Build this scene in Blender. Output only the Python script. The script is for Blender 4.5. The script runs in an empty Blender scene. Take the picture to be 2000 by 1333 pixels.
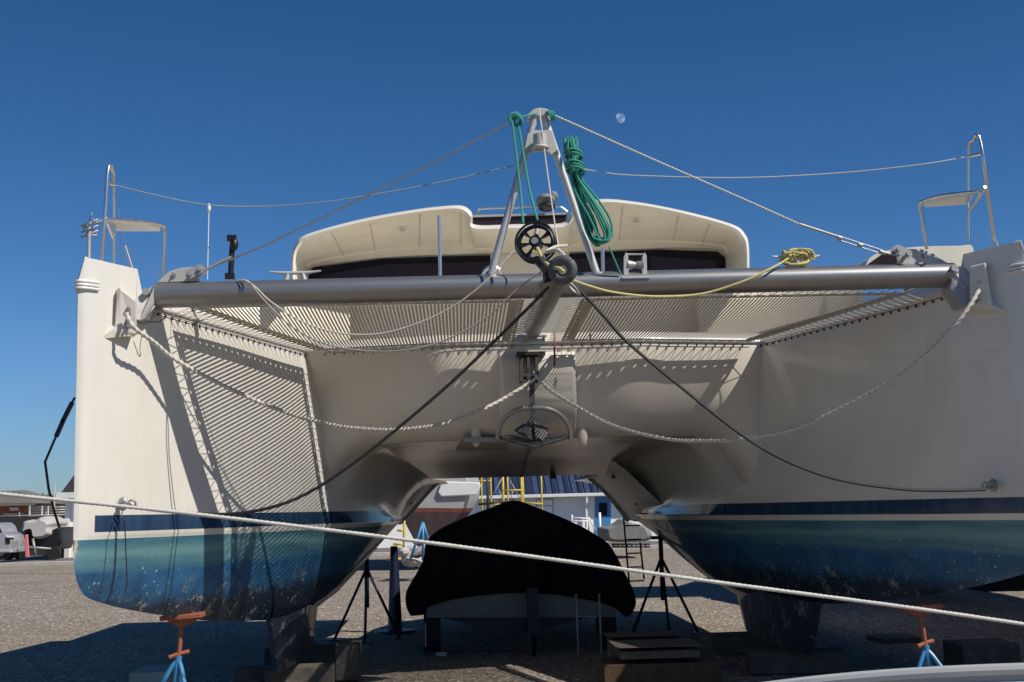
import bpy, bmesh, math, random
from mathutils import Vector, Matrix, noise
random.seed(4)
R = math.radians
C = bpy.context.scene.collection
F = 2500.0; W = 2000.0; HT = 1332.0
# ------------------------------------------------------------------ camera
PITCH, ROLL, YAW = 7.5, 1.5, 2.45
CAM = Vector((-0.737, 0, 1.6))
rot = Matrix.Rotation(R(-YAW), 3, 'Z') @ Matrix.Rotation(R(90 + PITCH), 3, 'X') @ Matrix.Rotation(R(-ROLL), 3, 'Z')
cam = bpy.data.cameras.new('camera'); camo = bpy.data.objects.new('camera', cam); C.objects.link(camo)
camo.matrix_world = Matrix.Translation(CAM) @ rot.to_4x4()
cam.sensor_width = 36; cam.lens = 36 * F / W; cam.clip_start = .1; cam.clip_end = 5000
bpy.context.scene.camera = camo

def P(px, py, y):
    """the point of the plane Y=y seen at pixel (px,py) of the 2000 px photograph"""
    d = rot @ Vector(((px - W / 2) / F, (HT / 2 - py) / F, -1))
    return CAM + d * (y / d.y)
def PZ(px, py, z):
    d = rot @ Vector(((px - W / 2) / F, (HT / 2 - py) / F, -1))
    return CAM + d * ((z - CAM.z) / d.z)

# ------------------------------------------------------------------ materials
def mat(name, col, rough=.5, metal=0, noise_s=0, noise_a=0, bump=0, bump_s=40, spec=.5, col2=None, coat=0):
    m = bpy.data.materials.new(name); m.use_nodes = True
    nt = m.node_tree; b = nt.nodes['Principled BSDF']
    b.inputs['Base Color'].default_value = (*col, 1); b.inputs['Roughness'].default_value = rough
    b.inputs['Metallic'].default_value = metal; b.inputs['Specular IOR Level'].default_value = spec
    b.inputs['Coat Weight'].default_value = coat
    tc = nt.nodes.new('ShaderNodeNewGeometry')
    if noise_s or col2:
        n = nt.nodes.new('ShaderNodeTexNoise'); n.inputs['Scale'].default_value = noise_s or 4; n.inputs['Detail'].default_value = 6
        n.inputs['Roughness'].default_value = .65
        nt.links.new(tc.outputs['Position'], n.inputs['Vector'])
        r = nt.nodes.new('ShaderNodeMapRange'); r.inputs[1].default_value = .3; r.inputs[2].default_value = .7
        nt.links.new(n.outputs['Fac'], r.inputs[0])
        mx = nt.nodes.new('ShaderNodeMix'); mx.data_type = 'RGBA'
        c2 = col2 or tuple(c * (1 - noise_a) for c in col)
        mx.inputs[6].default_value = (*col, 1); mx.inputs[7].default_value = (*c2, 1)
        nt.links.new(r.outputs[0], mx.inputs[0]); nt.links.new(mx.outputs[2], b.inputs['Base Color'])
        r2 = nt.nodes.new('ShaderNodeMapRange'); r2.inputs[3].default_value = rough * .85; r2.inputs[4].default_value = min(1, rough * 1.25)
        nt.links.new(n.outputs['Fac'], r2.inputs[0]); nt.links.new(r2.outputs[0], b.inputs['Roughness'])
    if bump:
        n2 = nt.nodes.new('ShaderNodeTexNoise'); n2.inputs['Scale'].default_value = bump_s; n2.inputs['Detail'].default_value = 5
        nt.links.new(tc.outputs['Position'], n2.inputs['Vector'])
        bp = nt.nodes.new('ShaderNodeBump'); bp.inputs['Strength'].default_value = bump; bp.inputs['Distance'].default_value = .02
        nt.links.new(n2.outputs['Fac'], bp.inputs['Height']); nt.links.new(bp.outputs[0], b.inputs['Normal'])
    return m
class NT:
    def __init__(s, m): s.nt = m.node_tree; s.b = s.nt.nodes['Principled BSDF']
    def n(s, t, **k):
        x = s.nt.nodes.new(t)
        for a, v in k.items():
            if a.startswith('i_'): x.inputs[int(a[2:])].default_value = v
            else: setattr(x, a, v)
        return x
    def l(s, a, b): s.nt.links.new(a, b)
    def math(s, op, a, b=None, clamp=False):
        x = s.n('ShaderNodeMath', operation=op, use_clamp=clamp)
        for i, v in enumerate((a, b)):
            if v is None: continue
            if isinstance(v, (int, float)): x.inputs[i].default_value = v
            else: s.l(v, x.inputs[i])
        return x.outputs[0]
    def step(s, v, e0, e1):
        x = s.n('ShaderNodeMapRange'); x.inputs[1].default_value = e0; x.inputs[2].default_value = e1; s.l(v, x.inputs[0]); return x.outputs[0]
    def mix(s, f, a, b):
        x = s.n('ShaderNodeMix', data_type='RGBA')
        for i, v in ((0, f), (6, a), (7, b)):
            if isinstance(v, tuple): x.inputs[i].default_value = (*v, 1)
            elif isinstance(v, (int, float)): x.inputs[i].default_value = v
            else: s.l(v, x.inputs[i])
        return x.outputs[2]
    def noise(s, vec, sc, det=5, ro=.6):
        x = s.n('ShaderNodeTexNoise'); x.inputs['Scale'].default_value = sc; x.inputs['Detail'].default_value = det; x.inputs['Roughness'].default_value = ro
        s.l(vec, x.inputs['Vector']); return x.outputs['Fac']

GEL = (.71, .685, .615)
def hull_material():
    m = mat('hull_paint', GEL, .28, coat=.25); t = NT(m)
    g = t.n('ShaderNodeNewGeometry'); pos = g.outputs['Position']
    sp = t.n('ShaderNodeSeparateXYZ'); t.l(pos, sp.inputs[0]); x, y, z = sp.outputs
    zz = t.math('ADD', z, t.math('MULTIPLY', x, .006))
    # stretched coordinate for vertical streaks and for lengthwise smears
    mp = t.n('ShaderNodeMapping'); mp.inputs['Scale'].default_value = (1, 1, .12); t.l(pos, mp.inputs[0])
    mh = t.n('ShaderNodeMapping'); mh.inputs['Scale'].default_value = (.35, .35, 2.2); t.l(pos, mh.inputs[0])
    gel = t.mix(t.step(t.noise(pos, 1.2), .35, .7), GEL, (.67, .635, .56))
    gel = t.mix(t.math('MULTIPLY', t.step(t.noise(mp.outputs[0], 11, 8, .7), .52, .75), .22), gel, (.48, .43, .34))
    navy = t.mix(t.step(t.noise(mp.outputs[0], 9), .4, .7), (.022, .048, .105), (.042, .085, .15))
    # anti-fouling: faded teal at the top, blue below, bare patches and barnacle dots
    af = t.mix(t.step(t.noise(mh.outputs[0], 2.6), .38, .62), (.045, .155, .21), (.095, .23, .275))
    wob = t.math('MULTIPLY', t.math('SUBTRACT', t.noise(mh.outputs[0], 1.7), .5), .22)
    zw = t.math('ADD', zz, wob)
    blue = t.mix(t.step(t.noise(pos, 5), .35, .65), (.012, .075, .18), (.028, .135, .27))
    af = t.mix(t.step(zw, 1.26, 1.20), af, blue)
    af = t.mix(t.math('MULTIPLY', t.step(zw, 1.30, 1.345), t.step(zw, 1.40, 1.36)), af, (.14, .29, .31))
    af = t.mix(t.step(t.math('ADD', zz, t.math('MULTIPLY', t.noise(pos, 6), .22)), 1.13, 1.03), af, (.012, .028, .05))
    vo = t.n('ShaderNodeTexVoronoi'); vo.inputs['Scale'].default_value = 38
    wn = t.n('ShaderNodeTexNoise'); wn.inputs['Scale'].default_value = 55; t.l(pos, wn.inputs['Vector'])
    wv = t.n('ShaderNodeVectorMath', operation='MULTIPLY_ADD'); t.l(wn.outputs['Color'], wv.inputs[0]); wv.inputs[1].default_value = (.03, .03, .03); t.l(pos, wv.inputs[2]); t.l(wv.outputs[0], vo.inputs['Vector'])
    s0 = t.n('ShaderNodeSeparateColor'); t.l(vo.outputs['Color'], s0.inputs[0])
    dots = t.math('LESS_THAN', vo.outputs['Distance'], t.math('MULTIPLY', t.math('MULTIPLY', s0.outputs[1], s0.outputs[2]), .38))
    dens = t.math('GREATER_THAN', t.noise(pos, 3.4, 6, .7), .46)
    low = t.step(zz, 1.36, 1.10)
    sel = t.n('ShaderNodeSeparateColor'); t.l(vo.outputs['Color'], sel.inputs[0])
    pick = t.math('LESS_THAN', sel.outputs[0], t.math('ADD', t.math('MULTIPLY', low, .8), .05))
    af = t.mix(t.math('MULTIPLY', t.math('MULTIPLY', dots, dens), pick), af, (.42, .44, .40))
    pn = t.noise(pos, 5.5, 9, .78)
    scr = t.math('MULTIPLY', t.step(pn, .57, .60), t.step(zz, 1.16, .98))
    af = t.mix(t.math('MULTIPLY', scr, .75), af, (.30, .29, .25))
    # bare stem, worn to primer and brown
    st = t.math('MULTIPLY', t.step(y, 8.8835, 8.882), 1)
    wear = t.math('MULTIPLY', t.step(t.math('ADD', y, t.math('MULTIPLY', t.noise(pos, 30, 5), .03)), 8.911, 8.905), 1)
    af = t.mix(wear, af, (.50, .42, .34))
    af = t.mix(st, af, (.16, .09, .06))
    col = t.mix(t.step(zz, 1.453, 1.449), gel, af)
    stripe = t.math('MULTIPLY', t.math('MULTIPLY', t.step(zz, 1.498, 1.501), t.step(zz, 1.617, 1.613)), t.step(y, 9.0, 9.004))
    col = t.mix(stripe, col, navy)
    t.l(col, t.b.inputs['Base Color'])
    rr = t.mix(t.step(zz, 1.453, 1.449), (.20, .20, .20), (.55, .55, .55)); t.l(rr, t.b.inputs['Roughness'])
    bp = t.n('ShaderNodeBump'); bp.inputs['Strength'].default_value = .25; bp.inputs['Distance'].default_value = .01
    t.l(t.math('MULTIPLY', t.noise(pos, 60), t.step(zz, 1.453, 1.449)), bp.inputs['Height']); t.l(bp.outputs[0], t.b.inputs['Normal'])
    return m
M = {}
M['hull'] = hull_material()
M['gel'] = mat('gelcoat', (.68, .635, .55), .3, noise_s=1.5, noise_a=.1, coat=.1)
M['cream'] = mat('cream_gelcoat', (.75, .69, .56), .35, noise_s=2.2, noise_a=.14)
M['white'] = mat('white_gelcoat', (.78, .77, .73), .35, noise_s=3, noise_a=.1)
M['rooftop'] = mat('roof_gelcoat', (.74, .70, .60), .3, noise_s=2, noise_a=.12)
M['speck'] = mat('speckled_gunwale', (.50, .50, .48), .6, noise_s=900, col2=(.34, .34, .33))
M['roofgrey'] = mat('weathered_grey_roof', (.17, .155, .135), .9, noise_s=3, noise_a=.3)
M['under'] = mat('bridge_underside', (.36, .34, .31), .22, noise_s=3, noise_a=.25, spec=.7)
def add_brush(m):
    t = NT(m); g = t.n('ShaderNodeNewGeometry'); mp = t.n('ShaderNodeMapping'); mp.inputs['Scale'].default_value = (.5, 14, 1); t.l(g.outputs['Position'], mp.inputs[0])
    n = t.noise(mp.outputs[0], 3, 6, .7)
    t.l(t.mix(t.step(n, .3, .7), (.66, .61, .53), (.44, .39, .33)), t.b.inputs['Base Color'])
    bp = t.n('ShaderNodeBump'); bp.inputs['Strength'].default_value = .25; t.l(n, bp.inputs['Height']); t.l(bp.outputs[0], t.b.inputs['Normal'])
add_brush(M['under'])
M['alu_pale'] = mat('satin_aluminium', (.60, .59, .57), .42, .55, noise_s=8, noise_a=.15)
M['alu'] = mat('anodised_aluminium', (.34, .335, .33), .38, .8, noise_s=6, noise_a=.15)
M['alu_dull'] = mat('dull_aluminium_plate', (.50, .49, .46), .6, .2, noise_s=8, noise_a=.15)
M['fit'] = mat('satin_steel_fitting', (.42, .42, .41), .5, .4, noise_s=30, noise_a=.2)
M['rubber'] = mat('grey_rubber', (.085, .09, .10), .6, noise_s=20, noise_a=.3)
M['alu_grey'] = mat('grey_painted_aluminium', (.40, .39, .37), .45, .2, noise_s=8, noise_a=.15)
M['steel'] = mat('stainless_steel', (.68, .68, .67), .24, .9)
M['galv'] = mat('galvanised_steel', (.42, .41, .39), .5, .6, noise_s=20, noise_a=.4)
M['galv_dark'] = mat('weathered_anchor_steel', (.16, .16, .16), .6, .5, noise_s=14, noise_a=.6, bump=.4, bump_s=60)
M['black'] = mat('black_plastic', (.012, .012, .013), .4, noise_s=12, noise_a=.4)
M['cover'] = mat('black_canvas', (.006, .006, .009), .75, noise_s=8, noise_a=.3, bump=.3, bump_s=9, spec=.15)
M['glass'] = mat('dark_tinted_glass', (.012, .009, .008), .25, spec=.12)
M['glass2'] = mat('brown_tinted_glass', (.030, .020, .021), .2, spec=.18)
M['rope_w'] = mat('pale_laid_rope', (.62, .58, .50), .85, noise_s=60, noise_a=.25)
M['rope_fg'] = mat('white_laid_rope', (.62, .60, .54), .85, noise_s=60, noise_a=.2)
M['rope_g'] = mat('green_braided_rope', (.03, .26, .20), .8, noise_s=90, col2=(.07, .36, .27), bump=.5, bump_s=300)
M['rope_y'] = mat('yellow_braided_rope', (.66, .56, .22), .8, noise_s=90, col2=(.50, .44, .20), bump=.4, bump_s=300)
M['rope_gr'] = mat('grey_rope', (.40, .38, .33), .85, noise_s=70, noise_a=.4)
M['wire'] = mat('steel_wire_rope', (.42, .41, .38), .4, .8, noise_s=60, noise_a=.3)
M['hose'] = mat('black_rubber_hose', (.02, .02, .02), .5)
M['web'] = mat('cream_trampoline_webbing', (.62, .56, .45), .85, noise_s=30, noise_a=.2)
M['border'] = mat('trampoline_border_cloth', (.50, .47, .41), .9, noise_s=12, noise_a=.2)
M['lace'] = mat('lacing_cord', (.42, .39, .33), .85)
M['dark'] = mat('dark_fastener', (.03, .028, .025), .5, .3)
M['red'] = mat('red_paint', (.25, .015, .01), .5)
M['rust'] = mat('rusty_orange_steel', (.36, .10, .045), .7, noise_s=25, col2=(.20, .07, .04), bump=.4, bump_s=80)
M['blue'] = mat('blue_enamel', (.03, .24, .50), .4, noise_s=30, col2=(.05, .18, .32))
M['bluedk'] = mat('navy_enamel', (.008, .014, .045), .45)
M['wood'] = mat('weathered_timber', (.12, .10, .08), .85, noise_s=9, col2=(.06, .05, .04), bump=.5, bump_s=25)
M['wood2'] = mat('brown_timber', (.10, .055, .02), .85, noise_s=9, col2=(.05, .028, .015), bump=.5, bump_s=25)
M['yellow'] = mat('yellow_scaffold_paint', (.66, .47, .03), .45, noise_s=12, noise_a=.3)
M['orange_cr'] = mat('safety_pink', (.75, .18, .20), .6)
M['tarp'] = mat('grey_white_tarpaulin', (.50, .47, .45), .75, noise_s=1.5, noise_a=.25, bump=.6, bump_s=4)
M['tarp_gr'] = mat('grey_tarpaulin', (.22, .22, .21), .75, noise_s=2, noise_a=.35, bump=.6, bump_s=4)
M['tyre'] = mat('tyre_rubber', (.012, .012, .012), .8)
M['truck'] = mat('silver_car_paint', (.42, .42, .42), .25, .3, coat=.5)
M['asphalt'] = mat('asphalt', (.16, .145, .13), .9, noise_s=3, noise_a=.25, bump=.3)
M['concrete'] = mat('concrete', (.50, .46, .40), .9, noise_s=2, noise_a=.25, bump=.3)
M['foliage'] = mat('dry_foliage', (.09, .085, .05), .9, noise_s=1.2, col2=(.05, .06, .03))
M['bark'] = mat('bark', (.08, .06, .045), .9, noise_s=6, noise_a=.4)
M['fence'] = mat('dark_screen_mesh', (.035, .035, .033), .9, noise_s=2, noise_a=.3)
M['navyhull'] = mat('dark_hull_paint', (.006, .007, .012), .5, noise_s=2, noise_a=.3)
M['ply'] = mat('boot_red', (.20, .045, .03), .6, noise_s=5, noise_a=.5)
M['greyhull'] = mat('grey_hull', (.40, .39, .38), .4, noise_s=3, noise_a=.2)
M['bottom'] = mat('dark_bottom_paint', (.06, .035, .035), .8, noise_s=4, noise_a=.5)
M['doorblue'] = mat('blue_door_paint', (.05, .22, .46), .5)

def gravel():
    m = mat('gravel_ground', (.2, .18, .15), .95, spec=.2); t = NT(m)
    pos = t.n('ShaderNodeNewGeometry').outputs['Position']
    vo = t.n('ShaderNodeTexVoronoi'); vo.inputs['Scale'].default_value = 28; t.l(pos, vo.inputs['Vector'])
    sc = t.n('ShaderNodeSeparateColor'); t.l(vo.outputs['Color'], sc.inputs[0])
    vo2 = t.n('ShaderNodeTexVoronoi'); vo2.inputs['Scale'].default_value = 9; t.l(pos, vo2.inputs['Vector'])
    sc2 = t.n('ShaderNodeSeparateColor'); t.l(vo2.outputs['Color'], sc2.inputs[0])
    a = t.mix(sc.outputs[0], (.17, .135, .10), (.32, .27, .215))
    a = t.mix(t.math('GREATER_THAN', sc.outputs[1], .88), a, (.52, .48, .42))
    a = t.mix(t.math('MULTIPLY', t.math('GREATER_THAN', sc2.outputs[1], .9), t.math('LESS_THAN', vo2.outputs['Distance'], .25)), a, (.50, .47, .42))
    a = t.mix(t.math('MULTIPLY', t.step(t.noise(pos, .35, 6), .4, .65), .45), a, (.17, .14, .11))
    t.l(a, t.b.inputs['Base Color'])
    bp = t.n('ShaderNodeBump'); bp.inputs['Strength'].default_value = .7; bp.inputs['Distance'].default_value = .03
    t.l(t.math('ADD', vo.outputs['Distance'], t.noise(pos, 6)), bp.inputs['Height']); t.l(bp.outputs[0], t.b.inputs['Normal'])
    return m
M['gravel'] = gravel()
def striped(name, c1, c2, axis, freq, sharp=.5, rough=.5):
    m = mat(name, c1, rough); t = NT(m)
    sp = t.n('ShaderNodeSeparateXYZ'); t.l(t.n('ShaderNodeNewGeometry').outputs['Position'], sp.inputs[0])
    fr = t.math('FRACT', t.math('MULTIPLY', sp.outputs[axis], freq))
    st = t.math('LESS_THAN', fr, sharp)
    t.l(t.mix(st, c1, c2), t.b.inputs['Base Color']); return m
M['roofblue'] = striped('ribbed_blue_roof', (.035, .055, .11), (.015, .022, .045), 0, 1.7, .35)
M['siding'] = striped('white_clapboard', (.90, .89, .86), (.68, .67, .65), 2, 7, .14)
M['wallwhite'] = mat('white_render', (.90, .88, .84), .7, noise_s=2, noise_a=.06)
M['shingle'] = striped('dark_shingle', (.05, .05, .055), (.03, .03, .033), 2, 8, .2, .9)
def brickmat():
    m = mat('red_brick', (.3, .08, .05), .85); t = NT(m)
    pos = t.n('ShaderNodeNewGeometry').outputs['Position']; sp = t.n('ShaderNodeSeparateXYZ'); t.l(pos, sp.inputs[0])
    cb = t.n('ShaderNodeCombineXYZ'); t.l(sp.outputs[0], cb.inputs[0]); t.l(sp.outputs[2], cb.inputs[1])
    b = t.n('ShaderNodeTexBrick'); b.inputs['Scale'].default_value = 4; t.l(cb.outputs[0], b.inputs['Vector'])
    b.inputs['Color1'].default_value = (.38, .10, .055, 1); b.inputs['Color2'].default_value = (.28, .075, .045, 1); b.inputs['Mortar'].default_value = (.35, .26, .2, 1)
    t.l(b.outputs['Color'], t.b.inputs['Base Color']); return m
M['brick'] = brickmat()

# ------------------------------------------------------------------ mesh helpers
class MB:
    def __init__(s): s.v = []; s.f = []; s.sm = []
    def add(s, vs, fs, smooth=False):
        o = len(s.v); s.v += [tuple(v) for v in vs]; s.f += [tuple(i + o for i in f) for f in fs]; s.sm += [smooth] * len(fs); return s
    def box(s, c, size, rz=0, ry=0, rx=0):
        m = Matrix.Rotation(rz, 3, 'Z') @ Matrix.Rotation(ry, 3, 'Y') @ Matrix.Rotation(rx, 3, 'X'); c = Vector(c)
        vs = [c + m @ Vector((a * size[0] / 2, b * size[1] / 2, d * size[2] / 2)) for a in (-1, 1) for b in (-1, 1) for d in (-1, 1)]
        return s.add(vs, [(0, 1, 3, 2), (4, 6, 7, 5), (0, 4, 5, 1), (2, 3, 7, 6), (0, 2, 6, 4), (1, 5, 7, 3)])
    def tube(s, pts, r, n=8, smooth=True, caps=True, twist=0, lobes=3, depth=.2):
        """twist: turns per metre of a laid rope's strands"""
        pts = [Vector(p) for p in pts]; rs = r if isinstance(r, (list, tuple)) else [r] * len(pts)
        up = None; vs = []; L = 0
        for i, p in enumerate(pts):
            t = (pts[min(i + 1, len(pts) - 1)] - pts[max(i - 1, 0)])
            if t.length < 1e-9: t = Vector((0, 0, 1))
            t.normalize()
            if up is None:
                up = t.orthogonal().normalized()
            up = (up - t * up.dot(t)); up = up.normalized() if up.length > 1e-6 else t.orthogonal().normalized()
            w = t.cross(up)
            if i: L += (p - pts[i - 1]).length
            for k in range(n):
                a = 2 * math.pi * k / n
                q = rs[i] * (1 + (depth * math.cos(lobes * (a - L * twist * 2 * math.pi)) if twist else 0))
                vs.append(p + (up * math.cos(a) + w * math.sin(a)) * q)
        fs = []
        for i in range(len(pts) - 1):
            for k in range(n):
                k2 = (k + 1) % n; fs.append((i * n + k, i * n + k2, (i + 1) * n + k2, (i + 1) * n + k))
        s.add(vs, fs, smooth)
        if caps and pts:
            m = len(pts) - 1
            s.add(vs[:n], [tuple(range(n))[::-1]]); s.add(vs[m * n:], [tuple(range(n))])
        return s
    def prism(s, poly, d):
        """poly: list of 3-D points, extruded by vector d"""
        n = len(poly); d = Vector(d); vs = [Vector(p) for p in poly] + [Vector(p) + d for p in poly]
        return s.add(vs, [tuple(range(n))[::-1], tuple(range(n, 2 * n))] + [(i, (i + 1) % n, n + (i + 1) % n, n + i) for i in range(n)])
    def grid(s, rows, smooth=True, flip=False):
        n = len(rows[0]); vs = [p for r in rows for p in r]
        fs = []
        for i in range(len(rows) - 1):
            for k in range(n - 1):
                q = (i * n + k, i * n + k + 1, (i + 1) * n + k + 1, (i + 1) * n + k); fs.append(q[::-1] if flip else q)
        return s.add(vs, fs, smooth)
    def ell(s, c, r, n=12, m=8, rotm=None):
        c = Vector(c); rows = []
        for i in range(m + 1):
            th = math.pi * i / m; row = []
            for k in range(n + 1):
                a = 2 * math.pi * k / n; v = Vector((r[0] * math.sin(th) * math.cos(a), r[1] * math.sin(th) * math.sin(a), r[2] * math.cos(th)))
                row.append(c + (rotm @ v if rotm else v))
            rows.append(row)
        return s.grid(rows)
    def torus(s, c, Rr, r, ax=Vector((0, 0, 1)), n=28, m=10, a0=0, a1=2 * math.pi):
        ax = Vector(ax).normalized(); u = ax.orthogonal().normalized(); w = ax.cross(u); c = Vector(c)
        pts = [c + (u * math.cos(a0 + (a1 - a0) * i / n) + w * math.sin(a0 + (a1 - a0) * i / n)) * Rr for i in range(n + 1)]
        return s.tube(pts, r, m, caps=False)
    def build(s, name, m, parent=None, bevel=0):
        me = bpy.data.meshes.new(name); me.from_pydata(s.v, [], s.f); me.materials.append(m)
        me.polygons.foreach_set('use_smooth', s.sm); 
        bm = bmesh.new(); bm.from_mesh(me); bmesh.ops.remove_doubles(bm, verts=bm.verts, dist=1e-5); bmesh.ops.recalc_face_normals(bm, faces=bm.faces)
        for ed in bm.edges:
            if len(ed.link_faces) == 2 and ed.calc_face_angle(0) > .75: ed.smooth = False
        bm.to_mesh(me); bm.free(); me.update()
        o = bpy.data.objects.new(name, me); C.objects.link(o); o.parent = parent
        if parent: o.matrix_parent_inverse = Matrix.Translation(parent.location).inverted()
        if bevel:
            b = o.modifiers.new('bevel', 'BEVEL'); b.width = bevel; b.segments = 2; b.limit_method = 'ANGLE'; b.angle_limit = R(40)
        return o
def cr(pts, k=8):
    pts = [Vector(p) for p in pts]; out = []; n = len(pts)
    for i in range(n - 1):
        p0, p1, p2, p3 = pts[max(i - 1, 0)], pts[i], pts[i + 1], pts[min(i + 2, n - 1)]
        for j in range(k):
            t = j / k; out.append(.5 * ((2 * p1) + (p2 - p0) * t + (2 * p0 - 5 * p1 + 4 * p2 - p3) * t * t + (3 * p1 - p0 - 3 * p2 + p3) * t ** 3))
    out.append(pts[-1]); return out
def px3(l): return [P(*q) for q in l]
def resample(pts, d):
    out = [pts[0]]; acc = 0
    for a, b in zip(pts, pts[1:]):
        L = (b - a).length; 
        while acc + L >= d:
            t = (d - acc) / L; a = a + (b - a) * t; out.append(a); L = (b - a).length; acc = 0
        acc += L
    out.append(pts[-1]); return out
def tag(o, label=None, cat=None, group=None, kind=None):
    if label: o['label'] = label
    if cat: o['category'] = cat
    if group: o['group'] = group
    if kind: o['kind'] = kind
    return o
def thing(name, loc, label, cat, group=None):
    o = bpy.data.objects.new(name, None); C.objects.link(o); o.location = Vector(loc); o.empty_display_size = .2
    return tag(o, label, cat, group)
def lerp(a, b, t): return a + (b - a) * t
def interp(tab, y):
    for (y0, v0), (y1, v1) in zip(tab, tab[1:]):
        if y <= y1: return lerp(v0, v1, max(0, (y - y0) / (y1 - y0)))
    return tab[-1][1]
def sinterp(tab, y):
    """smooth (Catmull-like) interpolation of a table"""
    ys = [a for a, _ in tab]; vs = [b for _, b in tab]; n = len(tab)
    if y <= ys[0]: return vs[0]
    if y >= ys[-1]: return vs[-1]
    i = max(k for k in range(n - 1) if ys[k] <= y)
    def sl(k):
        if k == 0: return (vs[1] - vs[0]) / (ys[1] - ys[0])
        if k == n - 1: return (vs[-1] - vs[-2]) / (ys[-1] - ys[-2])
        a = (vs[k] - vs[k - 1]) / (ys[k] - ys[k - 1]); b = (vs[k + 1] - vs[k]) / (ys[k + 1] - ys[k])
        return 0 if a * b <= 0 else 2 * a * b / (a + b)
    h = ys[i + 1] - ys[i]; t = (y - ys[i]) / h; m0, m1 = sl(i) * h, sl(i + 1) * h
    return (2 * t**3 - 3 * t**2 + 1) * vs[i] + (t**3 - 2 * t**2 + t) * m0 + (-2 * t**3 + 3 * t**2) * vs[i + 1] + (t**3 - t**2) * m1

# ------------------------------------------------------------------ sun, sky
SUN = Vector((1.48, -1, 1.90)).normalized()        # towards the sun
el = math.asin(SUN.z); az = math.atan2(SUN.x, SUN.y)
w = bpy.data.worlds.new('World'); bpy.context.scene.world = w; w.use_nodes = True
nt = w.node_tree; bg = nt.nodes['Background']; sk = nt.nodes.new('ShaderNodeTexSky'); sk.sky_type = 'NISHITA'; sk.sun_disc = False
sk.sun_elevation = el; sk.sun_rotation = az; sk.air_density = 1.0; sk.dust_density = .1; sk.ozone_density = 3.0
hs = nt.nodes.new('ShaderNodeHueSaturation'); hs.inputs['Saturation'].default_value = 1.3
nt.links.new(sk.outputs[0], hs.inputs['Color']); tcn = nt.nodes.new('ShaderNodeTexCoord'); sx = nt.nodes.new('ShaderNodeSeparateXYZ'); nt.links.new(tcn.outputs['Generated'], sx.inputs[0])
mr = nt.nodes.new('ShaderNodeMapRange'); mr.inputs[1].default_value = 0.0; mr.inputs[2].default_value = .34; mr.inputs[3].default_value = 0; mr.inputs[4].default_value = 1; nt.links.new(sx.outputs[2], mr.inputs[0])
rp = nt.nodes.new('ShaderNodeValToRGB'); rp.color_ramp.elements[0].color = (.60, .86, 1.38, 1); rp.color_ramp.elements[1].color = (.86, 1.0, 1.17, 1)
em = rp.color_ramp.elements.new(.35); em.color = (.86, 1.09, 1.48, 1)
nt.links.new(mr.outputs[0], rp.inputs[0]); mx = nt.nodes.new('ShaderNodeMix'); mx.data_type = 'RGBA'; mx.blend_type = 'MULTIPLY'; mx.inputs[0].default_value = 1; mx.clamp_result = False
nt.links.new(hs.outputs[0], mx.inputs[6]); nt.links.new(rp.outputs[0], mx.inputs[7]); nt.links.new(mx.outputs[2], bg.inputs[0]); bg.inputs[1].default_value = .058
ld = bpy.data.lights.new('sun', 'SUN'); ld.energy = 5.0; ld.angle = R(.4); ld.color = (1, .95, .87)
lo = bpy.data.objects.new('sun', ld); C.objects.link(lo); lo.rotation_euler = SUN.to_track_quat('Z', 'Y').to_euler(); lo.location = (20, -15, 30)
vs = bpy.context.scene.view_settings; vs.view_transform = 'Standard'; vs.look = 'None'; vs.exposure = 0; vs.gamma = 1

# ------------------------------------------------------------------ ground
g = MB(); g.add([(-600, -60, 0), (600, -60, 0), (600, 1500, 0), (-600, 1500, 0)], [(0, 1, 2, 3)]); tag(g.build('ground', M['gravel']), kind='structure')
g = MB(); g.add([(-60, 49.6, .006), (8, 49.6, .006), (8, 62, .006), (-60, 62, .006)], [(0, 1, 2, 3)]); tag(g.build('road', M['asphalt']), kind='structure')
g = MB(); g.box((-26, 49.2, .05), (68, .5, .14)); tag(g.build('kerb', M['concrete'], bevel=.01), kind='structure')
g = MB(); random.seed(21)
for i in range(2600):
    y = random.uniform(11.5, 34); x = random.uniform(-.45, .45) * y - .3; r = random.uniform(.006, .02) * (1 + .02 * y)
    c = Vector((x, y, r * .3)); a0 = random.uniform(0, 6.28); n = 5
    top_ = [c + Vector((math.cos(a0 + k * 1.257) * r * random.uniform(.7, 1.2), math.sin(a0 + k * 1.257) * r * random.uniform(.7, 1.2), random.uniform(0, .3) * r)) for k in range(n)]
    g.add(top_ + [c + Vector((0, 0, r * .6))], [(k, (k + 1) % n, n) for k in range(n)])
tag(g.build('loose_stones', M['concrete']), kind='stuff')
# moon: gibbous, pale, far away
mm = bpy.data.materials.new('moonlight'); mm.use_nodes = True; nn = mm.node_tree.nodes; nn.remove(nn['Principled BSDF'])
e = nn.new('ShaderNodeEmission'); nz = nn.new('ShaderNodeTexNoise'); nz.inputs['Scale'].default_value = .25; cx = nn.new('ShaderNodeValToRGB')
cx.color_ramp.elements[0].position = .4; cx.color_ramp.elements[0].color = (.13, .24, .45, 1); cx.color_ramp.elements[1].position = .6; cx.color_ramp.elements[1].color = (.30, .41, .58, 1)
gp = nn.new('ShaderNodeNewGeometry')
mm.node_tree.links.new(gp.outputs['Position'], nz.inputs['Vector']); mm.node_tree.links.new(nz.outputs['Fac'], cx.inputs[0]); mm.node_tree.links.new(cx.outputs[0], e.inputs[0]); mm.node_tree.links.new(e.outputs[0], nn['Material Output'].inputs[0])
mc = P(1211, 231, 900); rr = 10.5 * 900 / 2500
rows = []
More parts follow.
